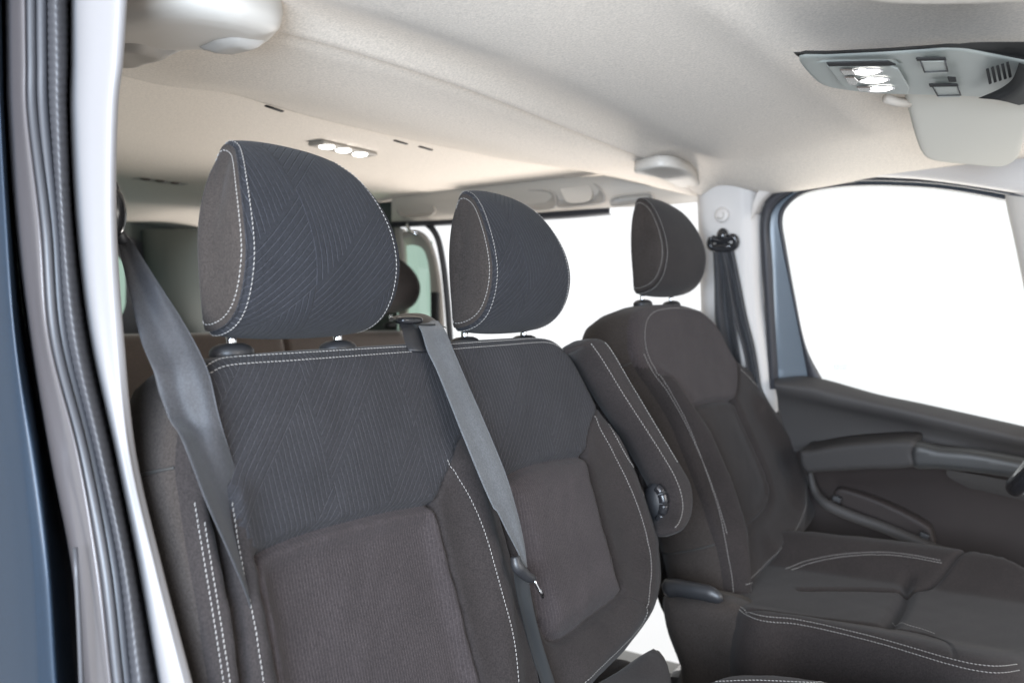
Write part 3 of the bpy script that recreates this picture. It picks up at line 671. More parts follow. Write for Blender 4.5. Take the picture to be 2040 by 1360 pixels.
def headrest(parent, c, Wd, Hh, Dp, m_front, lean=.07, label=None, posts=.078, seat_z=None, ph=.012):
    """c = middle of the underside; D-shaped side panels, front face crowned, seams along both edges"""
    c = np.array(c, float); fx = np.array((1, 0, lean)); fx /= np.linalg.norm(fx); uz = np.array((-lean, 0, 1.0)); uz /= np.linalg.norm(uz); ay = np.array((0, 1.0, 0))
    # side profile (x forward, z up), from back bottom round the front to back top
    prof = np.array([(-.50, .02), (-.40, -.002), (-.22, .004), (.02, .035), (.24, .10), (.41, .21), (.50, .34), (.50, .46), (.42, .60), (.27, .74), (.06, .87), (-.17, .955), (-.36, .995), (-.46, .985), (-.495, .93), (-.50, .70), (-.50, .45), (-.49, .20)])*np.array((Dp, Hh))
    prof = resample(catmull(prof, 8, True), n=120, closed=True); m = len(prof); cen = np.array((-.06*Dp, .46*Hh))
    zz = prof[:, 1]/Hh
    wv = Wd/2*np.interp(zz, [0, .1, .2, .35, .5, .65, .8, .9, .96, 1.0], [.965, .985, 1.0, 1.0, .99, .95, .865, .775, .70, .61])      # half width along the profile
    wv = np.convolve(np.r_[wv[-6:], wv, wv[:6]], np.ones(13)/13, 'valid')
    rings = []; NU = 44
    us = np.r_[-1, -.985, -.97, -.955, -.93, np.linspace(-.88, .88, NU), .93, .955, .97, .985, 1]
    def ringpt(u, lift=0.0):
        crown = 1-.065*abs(u)**2.4-.03*sst(abs(u), .90, 1.0)-.025*math.exp(-((abs(u)-.962)/.012)**2)
        P2 = cen+(prof-cen)*crown
        if lift:
            T = np.roll(prof, -1, 0)-np.roll(prof, 1, 0); T /= np.linalg.norm(T, axis=1)[:, None]; P2 = P2+np.stack([T[:, 1], -T[:, 0]], 1)*lift
        return c+P2[:, :1]*fx+P2[:, 1:2]*uz+(wv*u)[:, None]*ay
    V = [ringpt(u) for u in us]; n = len(us); F = []; UV = []
    arc = np.r_[0, np.cumsum(np.linalg.norm(np.diff(prof, axis=0), axis=1))]
    for u in us: UV.append(np.stack([wv*u, arc], 1))
    for j in range(n-1):
        for k in range(m):
            k2 = (k+1) % m; F.append([j*m+k, (j+1)*m+k, (j+1)*m+k2, j*m+k2])
    fm = [0]*len(F)
    # side panels, slightly domed
    def side(sg, base, f, dom, lift=0):
        R0 = ringpt(sg); c2 = R0.mean(0); return c2+(R0-c2)*f+ay*sg*dom
    nv = n*m
    for sg, jb in ((-1, 0), (1, n-1)):
        prev = [jb*m+k for k in range(m)]
        for f, dom in ((.975, -.0015), (.95, .002), (.90, .0035), (.8, .0055), (.6, .0075), (.3, .008)):
            V.append(side(sg, jb, f, dom)); UV.append(np.stack([wv*sg+sg*.02, arc], 1)); ids = list(range(nv, nv+m)); nv += m
            for k in range(m):
                k2 = (k+1) % m; q = [prev[k], prev[k2], ids[k2], ids[k]]; F.append(q if sg < 0 else q[::-1]); fm.append(1)
            prev = ids
        F.append(prev if sg < 0 else prev[::-1]); fm.append(1)
    UV = np.vstack(UV); UV[:, 0] += .01
    o = obj('headrest', np.vstack(V), F, [m_front, M_side], parent, uv=UV, fm=fm, label=label)
    sel = [k for k in range(m) if not (prof[k, 0] < -.44*Dp and .03 < zz[k] < .9)]
    # contiguous order starting after the excluded run
    st = max(range(m), key=lambda k: (k not in sel) and ((k+1) % m in sel)); order = [(st+1+i) % m for i in range(m) if (st+1+i) % m in sel]
    for sg in (-1, 1):
        R = ringpt(sg*.925, .0006)[order]; stitch_mesh(R, (R-(c+uz*Hh*.46))).build('stitching', M_thread, o)
        R = side(sg, 0, .925, .0030)[order]; stitch_mesh(R, np.tile(ay*sg, (len(order), 1))).build('stitching', M_thread, o)
    for sg in (-1, 1):
        b = c+ay*sg*posts-fx*.039
        V, F = tube([b+uz*.02, b-uz*(ph+.01)], .0055, 14); obj('post', V, F, M_steel, o)
        q = b-uz*ph
        V = []; F = []; prof2 = [(.0, -.012), (.022, -.012), (.025, -.004), (.0245, .001), (.021, .005), (.014, .008), (.007, .0085)]
        for r_, z_ in prof2:
            for a in range(24):
                t = 2*math.pi*a/24; V.append(q+fx*r_*.85*math.cos(t)+ay*r_*math.sin(t)+uz*z_)
        for j in range(len(prof2)-1):
            for a in range(24): F.append([j*24+a, j*24+(a+1) % 24, (j+1)*24+(a+1) % 24, (j+1)*24+a])
        F.append([(len(prof2)-1)*24+a for a in range(24)]); obj('post_collar', V, F, M_black, o)
    return o

# ---------------- double passenger bench
bench = thing('double_passenger_seat', 'dark grey two-place bench with quilted upper back beside the open door', 'van seat', (-.7, -.42, .66))
bo = PLb.ab([(405, 742), (414, 722), (440, 708), (490, 701), (600, 692), (700, 686), (850, 678), (1000, 670), (1080, 667), (1112, 675), (1138, 700), (1164, 745), (1190, 798), (1228, 860), (1252, 900), (1285, 974), (1313, 1052), (1325, 1137), (1320, 1187), (1303, 1231), (1256, 1296), (1205, 1348), (1130, 1420), (900, 1500), (480, 1520), (455, 1440), (440, 1360), (419, 1225), (399, 1103), (380, 990), (372, 930), (378, 850), (392, 780)])
g = lambda *p: PLb.ab(list(p))
gv1 = g((509, 1108), (560, 1083), (630, 1057), (700, 1038), (780, 1018), (868, 1003))
gv1l = g((509, 1108), (512, 1150), (528, 1225), (555, 1360), (580, 1480))
gv1r = g((868, 1003), (883, 1059), (917, 1187), (950, 1316), (975, 1420))
gv1u = g((868, 1003), (880, 960), (891, 910), (900, 885), (920, 866), (940, 880))
gv2 = g((990, 960), (1020, 945), (1052, 930), (1100, 917), (1167, 907))
gv2r = g((1167, 907), (1180, 960), (1194, 1012), (1215, 1090), (1234, 1160), (1236, 1180), (1220, 1198), (1180, 1228), (1130, 1268), (1108, 1275), (1092, 1268), (1080, 1240))
gv2l = g((1080, 1240), (1060, 1160), (1040, 1090), (1015, 1010), (990, 960))
gv2u = g((1167, 907), (1168, 870), (1175, 840), (1187, 815), (1200, 806))
rad = g((1238, 1184), (1262, 1202), (1282, 1228))
slit = g((985, 985), (1003, 1030), (1035, 1150), (1062, 1260), (1075, 1320), (1090, 1400), (1100, 1500))
lfold = g((430, 1000), (455, 1110), (480, 1240), (500, 1400))
ins1 = np.vstack([gv1, gv1r, g((900, 1520), (600, 1520)), gv1l[::-1]]); ins2 = np.vstack([gv2, gv2r, gv2l])
boxd = lambda ab, poly, wd: np.where(inside(ab, poly), sst(dist(ab, poly, True), 0, wd), 0)
def feat_b(ab):
    z = .012*boxd(ab, ins1, .05)*0-.013*boxd(ab, ins1, .03)+.014*boxd(ab, ins2, .035)
    # bolsters
    dl = dist(ab, np.vstack([g((455, 1000)), g((500, 1240)), g((520, 1400))])); z += .012*np.exp(-(dl/.022)**2)
    z += .020*np.exp(-(dist(ab, g((1215, 880), (1255, 985), (1285, 1080), (1285, 1180), (1235, 1260), (1160, 1340)))/.035)**2)
    z += .022*np.exp(-(dist(ab, g((915, 930), (950, 1040), (985, 1180), (1010, 1400)))/.028)**2)
    z += .006*np.exp(-((ab[:, 1]+.10)/.08)**2)
    return z
bp = Pad(PLb, bo, .0075, .022, .020, seams=[(gv1, .012, .0055), (gv1l, .006, .004), (gv1r, .006, .004), (gv1u, .004, .003), (gv2, .012, .0055), (gv2r, .009, .0055), (gv2l, .006, .004), (gv2u, .004, .003), (rad, .003, .0025), (slit, .030, .0045), (lfold, .026, .007)], feat=feat_b,
         wall=[(0.003, -.010), (.008, -.04), (.008, -.08), (.002, -.11), (-.02, -.135), (-.05, -.145)])
upz = np.vstack([g((360, 700), (420, 640), (1200, 600), (1240, 790)), gv2u[::-1], gv2[::-1], g((975, 960)), gv1u[::-1], gv1[::-1], g((470, 1060), (440, 1000))])
low2 = ins2
def fm_b(c):
    r = np.zeros(len(c), int); r[inside(c, upz)] = 1; r[inside(c, low2)] = 2; r[inside(c, ins1)] = 2; return r
bback = bp.build('backrest', [M_fab, M_chev, M_rib, M_side], bench, fmat=fm_b, wallmat=3)
bp.rows(bback, [[(407, 731), (430, 716), (470, 710), (600, 702), (750, 693), (830, 689)],
  [(409, 749), (425, 738), (460, 726), (600, 716), (750, 705), (835, 699)],
  [(897, 685), (1000, 678), (1085, 673), (1108, 679), (1128, 696)],
  [(898, 695), (1000, 687), (1085, 681), (1108, 687), (1124, 698)],
  [(1134, 706), (1154, 737), (1182, 795), (1220, 860), (1246, 905), (1279, 978), (1307, 1054), (1319, 1137), (1314, 1187), (1297, 1229)],
  [(1184, 828), (1200, 862), (1221, 900), (1262, 985), (1289, 1069), (1298, 1137), (1286, 1228), (1270, 1255), (1235, 1292), (1164, 1360), (1130, 1390)],
  [(891, 915), (912, 950), (937, 991), (967, 1062), (998, 1171), (1022, 1262), (1032, 1340), (1036, 1400)],
  [(463, 1000), (475, 1080), (490, 1160), (507, 1238), (526, 1360), (530, 1390)],
  [(388, 1000), (405, 1103), (425, 1225), (446, 1360), (452, 1410)],
  [(408, 1039), (418, 1103), (438, 1225), (459, 1360), (466, 1410)],
  [(1030, 1120), (1045, 1180), (1057, 1240), (1066, 1290)]])
bp.wall_line((374, 925), .0016, M_dthread, bback)
headrest(bench, (-.745, -.626, 1.580), .228, .225, .086, M_chevh, label='large near headrest with quilted front')
headrest(bench, (-.746, -.214, 1.580), .212, .221, .086, M_chevh, label='middle headrest with quilted front')
# horizontal seam on the outer side panel
PLc = Plane((0, 0, 1.075), (0, 0, 1), (1, 0, 0))
bc = PLc.ab([(1345, 1400), (1375, 1364), (1420, 1347), (1500, 1343), (1600, 1347), (1700, 1357), (1800, 1378)])
bc = np.vstack([[(-.60, -.84), (-.60, -.06)], bc-np.array(PLc.ab([(1020, 680)]))*0, [(-.14, -.05), (-.13, -.75), (-.17, -.84)]])
PLw = Plane(PLb.O-PLb.N*.03, PLb.N, PLb.A)
Pad(PLw, PLw.ab([(1150, 1360), (1205, 1330), (1240, 1311), (1272, 1312), (1297, 1333), (1307, 1362), (1310, 1420), (1180, 1440)]), .01, .03, .03, wall=[(0, -.03), (0, -.08)]).build('lower_corner', [M_side], bench)
cpz = Pad(PLc, bc, .012, .03, .035, feat=lambda ab: .018*np.exp(-((ab[:, 1]+.09)/.05)**2), wall=[(.005, -.02), (.006, -.08), (0, -.13), (-.03, -.16)])
cu = cpz.build('cushion', [M_fab], bench); cpz.rows(cu, [[(1425, 1357), (1500, 1354), (1600, 1358), (1650, 1362)]])
V, F = box((-.70, -.80, .66), (-.2, -.10, .92)); bevel(obj('seat_base', V, F, M_black, bench, smooth=False), .02)

# ---------------- driver seat
drv = thing('single_driver_seat', 'dark grey single seat with folded armrest beside the far closed door', 'van seat', (-.6, .47, .66))
gd = lambda *p: PLv.ab(list(p))
do = gd((1266, 668), (1268, 634), (1279, 614), (1304, 604), (1345, 601), (1380, 607), (1408, 620), (1436, 652), (1458, 695), (1484, 724), (1545, 760), (1598, 820), (1630, 888), (1640, 952), (1630, 1024), (1600, 1070), (1555, 1108), (1515, 1160), (1480, 1230), (1462, 1230), (1460, 1180), (1450, 1110), (1433, 1055), (1411, 988), (1377, 900), (1349, 834), (1318, 782), (1290, 742), (1271, 705))
dv = gd((1376, 815), (1400, 805), (1430, 798), (1467, 797)); dvr = gd((1467, 797), (1485, 840), (1510, 895), (1534, 955), (1538, 995), (1522, 1025), (1500, 1045), (1480, 1060)); dvu = gd((1467, 797), (1472, 765), (1471, 728), (1460, 700))
dvl = gd((1310, 742), (1340, 760), (1376, 815), (1410, 880), (1440, 960), (1465, 1030), (1482, 1080), (1487, 1130), (1482, 1180))
dins = np.vstack([dv, dvr, gd((1465, 1030), (1440, 960), (1410, 880))])
def feat_d(ab):
    z = -.010*boxd(ab, dins, .02)
    z += .006*boxd(ab, dins, .07)
    z += .030*np.exp(-(dist(ab, gd((1325, 775), (1390, 870), (1430, 960), (1462, 1060), (1470, 1180)))/.030)**2)
    z += .022*np.exp(-(dist(ab, gd((1515, 810), (1560, 880), (1592, 950), (1585, 1030), (1540, 1100)))/.032)**2)
    return z
dp = Pad(PLv, do, .0085, .022, .020, seams=[(dv, .016, .006), (dvr, .013, .007), (dvl, .011, .006), (dvu, .007, .004)], feat=feat_d,
         wall=[(0.004, -.012), (.012, -.04), (.012, -.08), (.004, -.11), (-.02, -.135), (-.05, -.145)])
dp.wave = .25; dback = dp.build('backrest', [M_fab, M_rib, M_side], drv, fmat=lambda c: np.where(inside(c, np.vstack([gd((1250, 560), (1500, 560)), dvu[::-1], dv[::-1], gd((1340, 760), (1270, 720))])), 1, 0), wallmat=2)
dp.rows(dback, [[(1461, 1185), (1458, 1150), (1447, 1090), (1430, 1010), (1396, 910), (1370, 845), (1340, 788), (1306, 738), (1288, 700), (1284, 660), (1290, 632), (1306, 618), (1345, 613), (1385, 615)],
  [(1448, 1062), (1421, 975), (1387, 890), (1361, 835), (1331, 783), (1298, 738), (1281, 702)],
  [(1476, 735), (1530, 792), (1575, 850), (1601, 915), (1608, 965), (1600, 1025), (1582, 1060), (1550, 1098), (1500, 1148), (1482, 1165)]], pitch=.0058, ln=.0042, r=.0006)
dp.wall_line((1277, 712), .0014, M_dthread, dback); dp.wall_line((1450, 1072), .0018, M_dthread, dback)
# cross seams on the side panel: thin dark welts
def wallpt(pad, uvpt, depth, out):
    q = pad.pl.ab([uvpt])[0]; return q
headrest(drv, (-.826, .535, 1.654), .236, .230, .088, M_fab, label='plain far headrest above the driver seat', posts=.077, ph=.016)
# cushion
PLs = Plane((-.4, .45, 1.065), (-.02, 0, 1), (1, 0, 0))
gs = lambda *p: PLs.ab(list(p))
so = gs((1450, 1185), (1462, 1210), (1500, 1232), (1600, 1243), (1750, 1278), (1900, 1322), (1985, 1338), (2040, 1330), (2075, 1300))
so = np.vstack([so, so[-1]+np.array([(.035, .06), (.045, .16), (.04, .27), (.01, .37), (-.06, .43), (-.16, .46), (-.30, .465), (-.42, .46), (-.54, .44), (-.60, .36), (-.60, .10), (-.56, -.02)])])
sx = lambda *p: np.array([( (CP+ray(u, v)*0)[0], 0) for u, v in p])
def feat_s(ab):
    y = ab[:, 1]; yc = (so[:, 1].min()+so[:, 1].max())/2; hw = (so[:, 1].max()-so[:, 1].min())/2; t = (y-yc)/hw
    z = .055*sst(t, .42, .78)+.012*sst(-t, .50, .80)-.012*(1-t*t)
    return z
PLs_hi = .03
cs1 = PLs.ab([(1806, 1152), (1806, 1170), (1796, 1195), (1770, 1237)])
cs_far = PLs.ab([(1600, 1150), (1700, 1150), (1806, 1153), (1870, 1145), (1925, 1132)], .012)
cs_near = PLs.ab([(1490, 1215), (1600, 1222), (1700, 1230), (1770, 1239)])
cs_fr = PLs.ab([(1770, 1239), (1840, 1252), (1872, 1266), (1890, 1285), (1902, 1312)])
sp_ = Pad(PLs, so, .0095, .03, .030, seams=[(cs1, .016, .010), (cs_far, .010, .006), (cs_near, .006, .006), (cs_fr, .003, .003)], feat=feat_s, wall=[(.006, -.02), (.012, -.06), (.012, -.11), (.0, -.16), (-.04, -.20)])
sp_.h0 = .045; sp_.wave = .3; scu = sp_.build('cushion', [M_fab, M_side], drv, wallmat=0)
sp_.rows(scu, [[(1470, 1206), (1500, 1224), (1545, 1229), (1600, 1235), (1750, 1270), (1900, 1313), (1980, 1327), (2030, 1322)], [(1462, 1208), (1500, 1233), (1545, 1239), (1600, 1244), (1750, 1280), (1900, 1325), (1985, 1341), (2036, 1334)],
  [(1566, 1132), (1600, 1118), (1650, 1107), (1700, 1101), (1760, 1099), (1820, 1105), (1880, 1117)], [(1577, 1134), (1610, 1122), (1655, 1112), (1700, 1106), (1760, 1104), (1820, 1110), (1880, 1122)],
  [(1778, 1240), (1810, 1245), (1840, 1253), (1868, 1264)]], pitch=.0058, ln=.0042, r=.0006)
V, F = box((-.72, .26, .66), (-.15, .66, .90)); bevel(obj('seat_base', V, F, M_black, drv, smooth=False), .03)
# lower side shield between cushion and back
PLk = Plane((-.5, .225, .95), (0, -1, .10), (1, 0, 0))
Pad(PLk, PLk.ab([(1312, 1190), (1345, 1186), (1400, 1190), (1455, 1205), (1500, 1235), (1600, 1252), (1750, 1285), (1900, 1330), (2040, 1352), (2060, 1500), (1400, 1500), (1345, 1330), (1318, 1255)]), .012, .035, .03, wall=[(.002, -.02), (0, -.06)]).build('seat_skirt', [M_side], drv)
# recline lever
lv = Y([(1322, 1172), (1345, 1170), (1370, 1174), (1395, 1178), (1418, 1184), (1440, 1196)], .235)
V, F = tube(resample(catmull(lv, 6), n=30), np.interp(np.linspace(0, 1, 30), [0, .08, .3, .8, .95, 1], [.010, .019, .017, .016, .011, .003]), 16, flat=((0, 1, 0), .7)); obj('recline_lever', V, F, M_black, drv)
# folded armrest on its inner side
PLr = Plane((-.66, .19, 1.5), (1, -.10, .30), (.10, 1, 0))
gr = lambda *p: PLr.ab(list(p))
ao = gr((1158, 690), (1170, 676), (1190, 672), (1208, 678), (1222, 696), (1262, 765), (1312, 848), (1356, 920), (1378, 960), (1384, 1000), (1378, 1034), (1364, 1056), (1350, 1058), (1350, 1042), (1357, 1015), (1354, 980), (1336, 940), (1290, 860), (1238, 780), (1196, 712), (1172, 692))
arp = Pad(PLr, ao, .006, .010, .008, wall=[(.002, -.008), (.004, -.022), (.002, -.038), (-.008, -.056), (-.018, -.062)])
arm = arp.build('armrest', [M_fab], drv)
arp.rows(arm, [[(1177, 684), (1198, 712), (1240, 782), (1292, 862), (1340, 940), (1358, 984), (1361, 1016), (1354, 1040), (1340, 1056)], [(1205, 682), (1218, 698), (1258, 766), (1308, 850), (1352, 924)]], pitch=.0058, ln=.0042, r=.0006)
ac = Y([(1304, 1002)], .082)[0]
mb = MB()
for k in range(4):
    a0 = math.radians(70-k*34); a1 = math.radians(70-k*34-29); R_ = .032
    P = [ac+np.array((.62*R_*math.cos(t), -.004, R_*math.sin(t))) for t in np.linspace(a0, a1, 6)]
    V, F = tube(P, .0085, 12); mb.add(V, F)
mb.build('armrest_adjuster', M_gloss, arm)
V, F = ellipsoid(ac+np.array((0, .006, 0)), (1, 0, 0), (0, 0, 1), (0, 1, 0), .024, .036, .012, 20, 10); obj('pivot_cover', V, F, M_black, arm)

# ---------------- second row bench and third row top, simple but shaped
def rear_bench(x, y0, y1, z, name, label, heads):
    t = thing(name, label, 'van seat', (x, (y0+y1)/2, .66), 'rear bench seats')
    PLx = Plane((x, (y0+y1)/2, z), (1, 0, .24), (0, 1, 0)); hw = (y1-y0)/2
    o_ = [(-hw, -.05), (-hw+.03, -.012), (-hw+.09, 0), (hw-.09, 0), (hw-.03, -.012), (hw, -.05), (hw+.01, -.3), (hw, -.55), (-hw, -.55), (-hw-.01, -.3)]
    sm = [([(-hw/3, -.0), (-hw/3, -.5)], .012, .006), ([(hw/3, 0), (hw/3, -.5)], .012, .006)]
    Pad(PLx, o_, .02, .03, .03, seams=[(np.array(q), d, w_) for q, d, w_ in sm]).build('backrest', [M_taupe], t)
    for hy in heads: headrest(t, (x-.03, hy, z+.05), .26, .20, .11, M_fab, ph=.035)
    PLy = Plane((x+.25, (y0+y1)/2, z-.50), (0, 0, 1), (1, 0, 0))
    Pad(PLy, [(-.25, -hw), (-.25, hw), (.22, hw), (.25, hw-.04), (.25, -hw+.04), (.22, -hw)], .03, .03, .03).build('cushion', [M_fab], t)
    return t
rear_bench(-1.83, -.78, .76, 1.57, 'rear_bench_seat', 'taupe brown bench of the row behind the front seats', (.66,))
rear_bench(-2.85, -.70, .70, 1.46, 'rear_bench_seat', 'dim bench seat in the rearmost row under the tinted back window', ())

# ============================================================ SEAT BELTS
def belt(Lp, Rp, PLN, off, wreal, name, m, parent, sgn=1, n=80, fold=.0010, offR=None, exm=.015):
    """webbing strip between two measured edges; where it looks narrow it is turned, keeping its real width"""
    L = resample(catmull([PLN.hit(u, v, o_) for (u, v), o_ in zip(Lp, off)], 8), n=n); R = resample(catmull([PLN.hit(u, v, o_) for (u, v), o_ in zip(Rp, offR or off)], 8), n=n)
    V = []; UV = []; W = 20
    for i in range(n):
        d = R[i]-L[i]; wp = np.linalg.norm(d); ex = math.sqrt(max(wreal**2-wp**2, 0)); ex = min(ex, exm)
        for k in range(W+1):
            t = k/W; V.append(L[i]+d*t-PLN.N*ex*sgn*(1-t)+PLN.N*(fold*math.sin(t*math.pi*2.6+1.0+i*.012)*min(1, i/12))); UV.append((t*wreal, i*.006))
    # thickness
    V = np.array(V); nrm = []
    G = V.reshape(n, W+1, 3); a = np.gradient(G, axis=0); b = np.gradient(G, axis=1); N_ = np.cross(a, b); N_ /= np.linalg.norm(N_, axis=2)[..., None]+1e-12
    V2 = (G+N_*.0013).reshape(-1, 3); tot = len(V); F = []
    for i in range(n-1):
        for k in range(W):
            q = [i*(W+1)+k, i*(W+1)+k+1, (i+1)*(W+1)+k+1, (i+1)*(W+1)+k]; F.append(q); F.append([x+tot for x in q[::-1]])
        for k in (0, W):
            q = [i*(W+1)+k, (i+1)*(W+1)+k, (i+1)*(W+1)+k+tot, i*(W+1)+k+tot]; F.append(q)
    return obj(name, np.vstack([V, V2]), F, m, parent, uv=UV+UV)
# near belt from the passenger pillar
nb_ = thing('passenger_seat_belt', 'dark grey webbing hanging folded from the bright near pillar over the bench edge', 'seat belt', (-.9, -.72, 1.72), 'seat belts')
PLn = Plane((-.80, -.70, 1.5), (1, -.35, .15), (.35, 1, 0))
wb = belt([(236, 452), (246, 500), (262, 570), (288, 680), (330, 800), (372, 905), (408, 1000), (446, 1085), (486, 1180), (508, 1250), (525, 1330)], [(256, 470), (282, 512), (318, 570), (372, 655), (414, 740), (436, 830), (466, 930), (500, 1030), (530, 1130), (550, 1220), (560, 1330)],
          PLn, [0, .02, .05, .085, .11, .130, .140, .137, .125, .105, .08], .050, 'webbing', M_belt, nb_, sgn=1, fold=.0026, offR=[0, .02, .05, .08, .103, .112, .103, .082, .055, .035, .02])
def DR(pts): return [PLn.hit(u, v, 0) for u, v in pts]
c0 = PLn.hit(218, 425, 0)
V, F = ellipsoid(c0, (1, 0, 0), (0, 1, 0), (0, 0, 1), .020, .014, .028, 24, 14, .85); mb = MB().add(V, F)
V, F = ellipsoid(PLn.hit(222, 382, 0), (1, 0, 0), (0, 1, 0), (0, 0, 1), .010, .008, .014); mb.add(V, F); mb.build('belt_loop', M_gloss, nb_)
V, F = tube(DR([(226, 455), (240, 468), (252, 485)]), .006, 10); obj('loop_slot', V, F, M_black, nb_)

# centre belt out of the bench top
cb = thing('centre_seat_belt', 'grey webbing running diagonally from the black guide on top of the bench', 'seat belt', (-.74, -.35, 1.55), 'seat belts')
belt([(826, 640), (838, 660), (850, 700), (872, 747), (920, 868), (962, 970), (1000, 1050), (1026, 1100), (1038, 1132)], [(872, 640), (886, 660), (905, 705), (925, 752), (968, 850), (1008, 948), (1032, 1030), (1044, 1085), (1049, 1128)],
     PLb, [-.035, -.006, .012, .020, .036, .044, .044, .040, .036], .047, 'webbing', M_belt_lit, cb, sgn=-1, exm=.003)
belt([(1034, 1135), (1050, 1200), (1070, 1280), (1095, 1370), (1105, 1420)], [(1050, 1135), (1060, 1200), (1080, 1280), (1108, 1370), (1118, 1420)], PLb, [.03, .022, .014, .012, .01], .02, 'lower_webbing', M_dark, cb, sgn=1)
# guide bezel
P = [PLb.hit(u, v, o_) for u, v, o_ in [(772, 640, -.06), (790, 628, -.05), (820, 624, -.045), (850, 628, -.042), (872, 646, -.034), (888, 672, -.018), (900, 690, -.004)]]
mb = MB()
BZ = [[PLb.hit(u, v, o_) for u, v, o_ in r_] for r_ in (
    [(775, 640, -.07), (800, 636, -.07), (850, 640, -.07), (893, 655, -.07)],
    [(778, 632, -.05), (810, 624, -.05), (850, 627, -.05), (885, 650, -.05)],
    [(790, 638, -.035), (815, 632, -.032), (850, 636, -.032), (880, 655, -.032)],
    [(800, 655, -.022), (822, 653, -.018), (850, 655, -.018), (890, 668, -.018)],
    [(806, 680, -.008), (826, 678, -.002), (852, 680, -.002), (898, 685, -.004)],
    [(815, 698, .000), (832, 698, .006), (856, 698, .006), (902, 694, .002)],
    [(818, 701, -.006), (832, 702, -.002), (856, 702, -.002), (903, 697, -.004)])]
V, F = loft(BZ, 30, 4); bz = mb.add(V, F).build('belt_guide', M_black, cb)
V, F = ellipsoid(PLb.hit(815, 638, -.028), (0, 1, 0), (1, 0, 0), (0, 0, 1), .022, .012, .006, 20, 10, .7); obj('guide_button', V, F, M_gloss, bz)
V, F = obox(PLb.hit(842, 651, -.022), (0, 1, 0), (1, 0, 0), (0, 0, 1), .040, .012, .008); obj('guide_slot', V, F, M_dark, bz, smooth=False)
# belt tongue and little hook
V, F = tube(resample(catmull([PLb.hit(u, v, .04) for u, v in [(1026, 1108), (1030, 1126), (1040, 1138), (1054, 1150), (1064, 1152)]], 6), n=24), np.interp(np.linspace(0, 1, 24), [0, .3, .9, 1], [.006, .0085, .006, .004]), 12); tg = obj('belt_tongue', V, F, M_black, cb)
mb = MB(); V, F = tube([PLb.hit(u, v, .042) for u, v in [(1062, 1150), (1068, 1163), (1074, 1175), (1082, 1190)]], .0018, 8); mb.add(V, F)
V, F = obox(PLb.hit(1078, 1180, .042), PLb.A*.5-PLb.B, PLb.A, PLb.N, .010, .005, .003); mb.add(V, F); mb.build('steel_hook', M_steel, tg)

# driver belt on the far pillar
db = thing('driver_seat_belt', 'black webbing hanging in folds from a loop on the far grey pillar', 'seat belt', (-.85, .80, 1.8), 'seat belts')
PLq = Plane(PL_side.hit(1440, 480, .05), (0.1, -1, -SL), (1, 0, 0))
mb = MB()
P = [PLq.hit(u, v, 0) for u, v in [(1418, 474), (1414, 486), (1420, 494), (1440, 496), (1458, 494), (1466, 484), (1462, 472), (1452, 474), (1440, 480), (1428, 478), (1418, 474)]]
V, F = tube(resample(catmull(P, 6), n=50), .0085, 10); mb.add(V, F)
V, F = ellipsoid(PLq.hit(1440, 490, .0), (1, 0, 0), (0, 0, 1), PL_side.N, .026, .009, .008); mb.add(V, F)
V, F = ellipsoid(PLq.hit(1439, 467, .004), (1, 0, 0), (0, 0, 1), PL_side.N, .014, .016, .012); mb.add(V, F); mb.build('belt_loop', M_gloss, db)
f1 = [(1421, 492), (1426, 560), (1428, 640), (1460, 690), (1490, 760), (1500, 800)]; f2 = [(1440, 492), (1452, 560), (1468, 620), (1486, 690), (1506, 750), (1516, 800)]; f3 = [(1459, 490), (1472, 550), (1484, 610), (1500, 690), (1515, 745), (1525, 800)]
def folds(a, b, ph, name, m):
    L = resample(catmull([PLq.hit(u, v, -.002) for u, v in a], 8), n=50); R = resample(catmull([PLq.hit(u, v, -.002) for u, v in b], 8), n=50); V = []; F = []; W = 12; UV = []
    for i in range(50):
        for k in range(W+1):
            t = k/W; V.append(L[i]+(R[i]-L[i])*t+PLq.N*(.007*math.sin(t*math.pi*2.5+ph)*min(1, .4+i/20))); UV.append((t*.03, i*.01))
    for i in range(49):
        for k in range(W): F.append([i*(W+1)+k, i*(W+1)+k+1, (i+1)*(W+1)+k+1, (i+1)*(W+1)+k])
    o = obj(name, V, F, m, db, uv=UV); md = o.modifiers.new('t', 'SOLIDIFY'); md.thickness = .0014
folds([(1421, 492), (1424, 560), (1426, 640), (1440, 720), (1455, 800)], [(1442, 492), (1456, 570), (1466, 640), (1478, 720), (1490, 800)], .3, 'webbing', M_belt)
folds([(1436, 496), (1450, 560), (1466, 640), (1484, 710), (1496, 800)], [(1460, 490), (1474, 560), (1488, 630), (1505, 700), (1520, 800)], 1.4, 'webbing', M_belt)

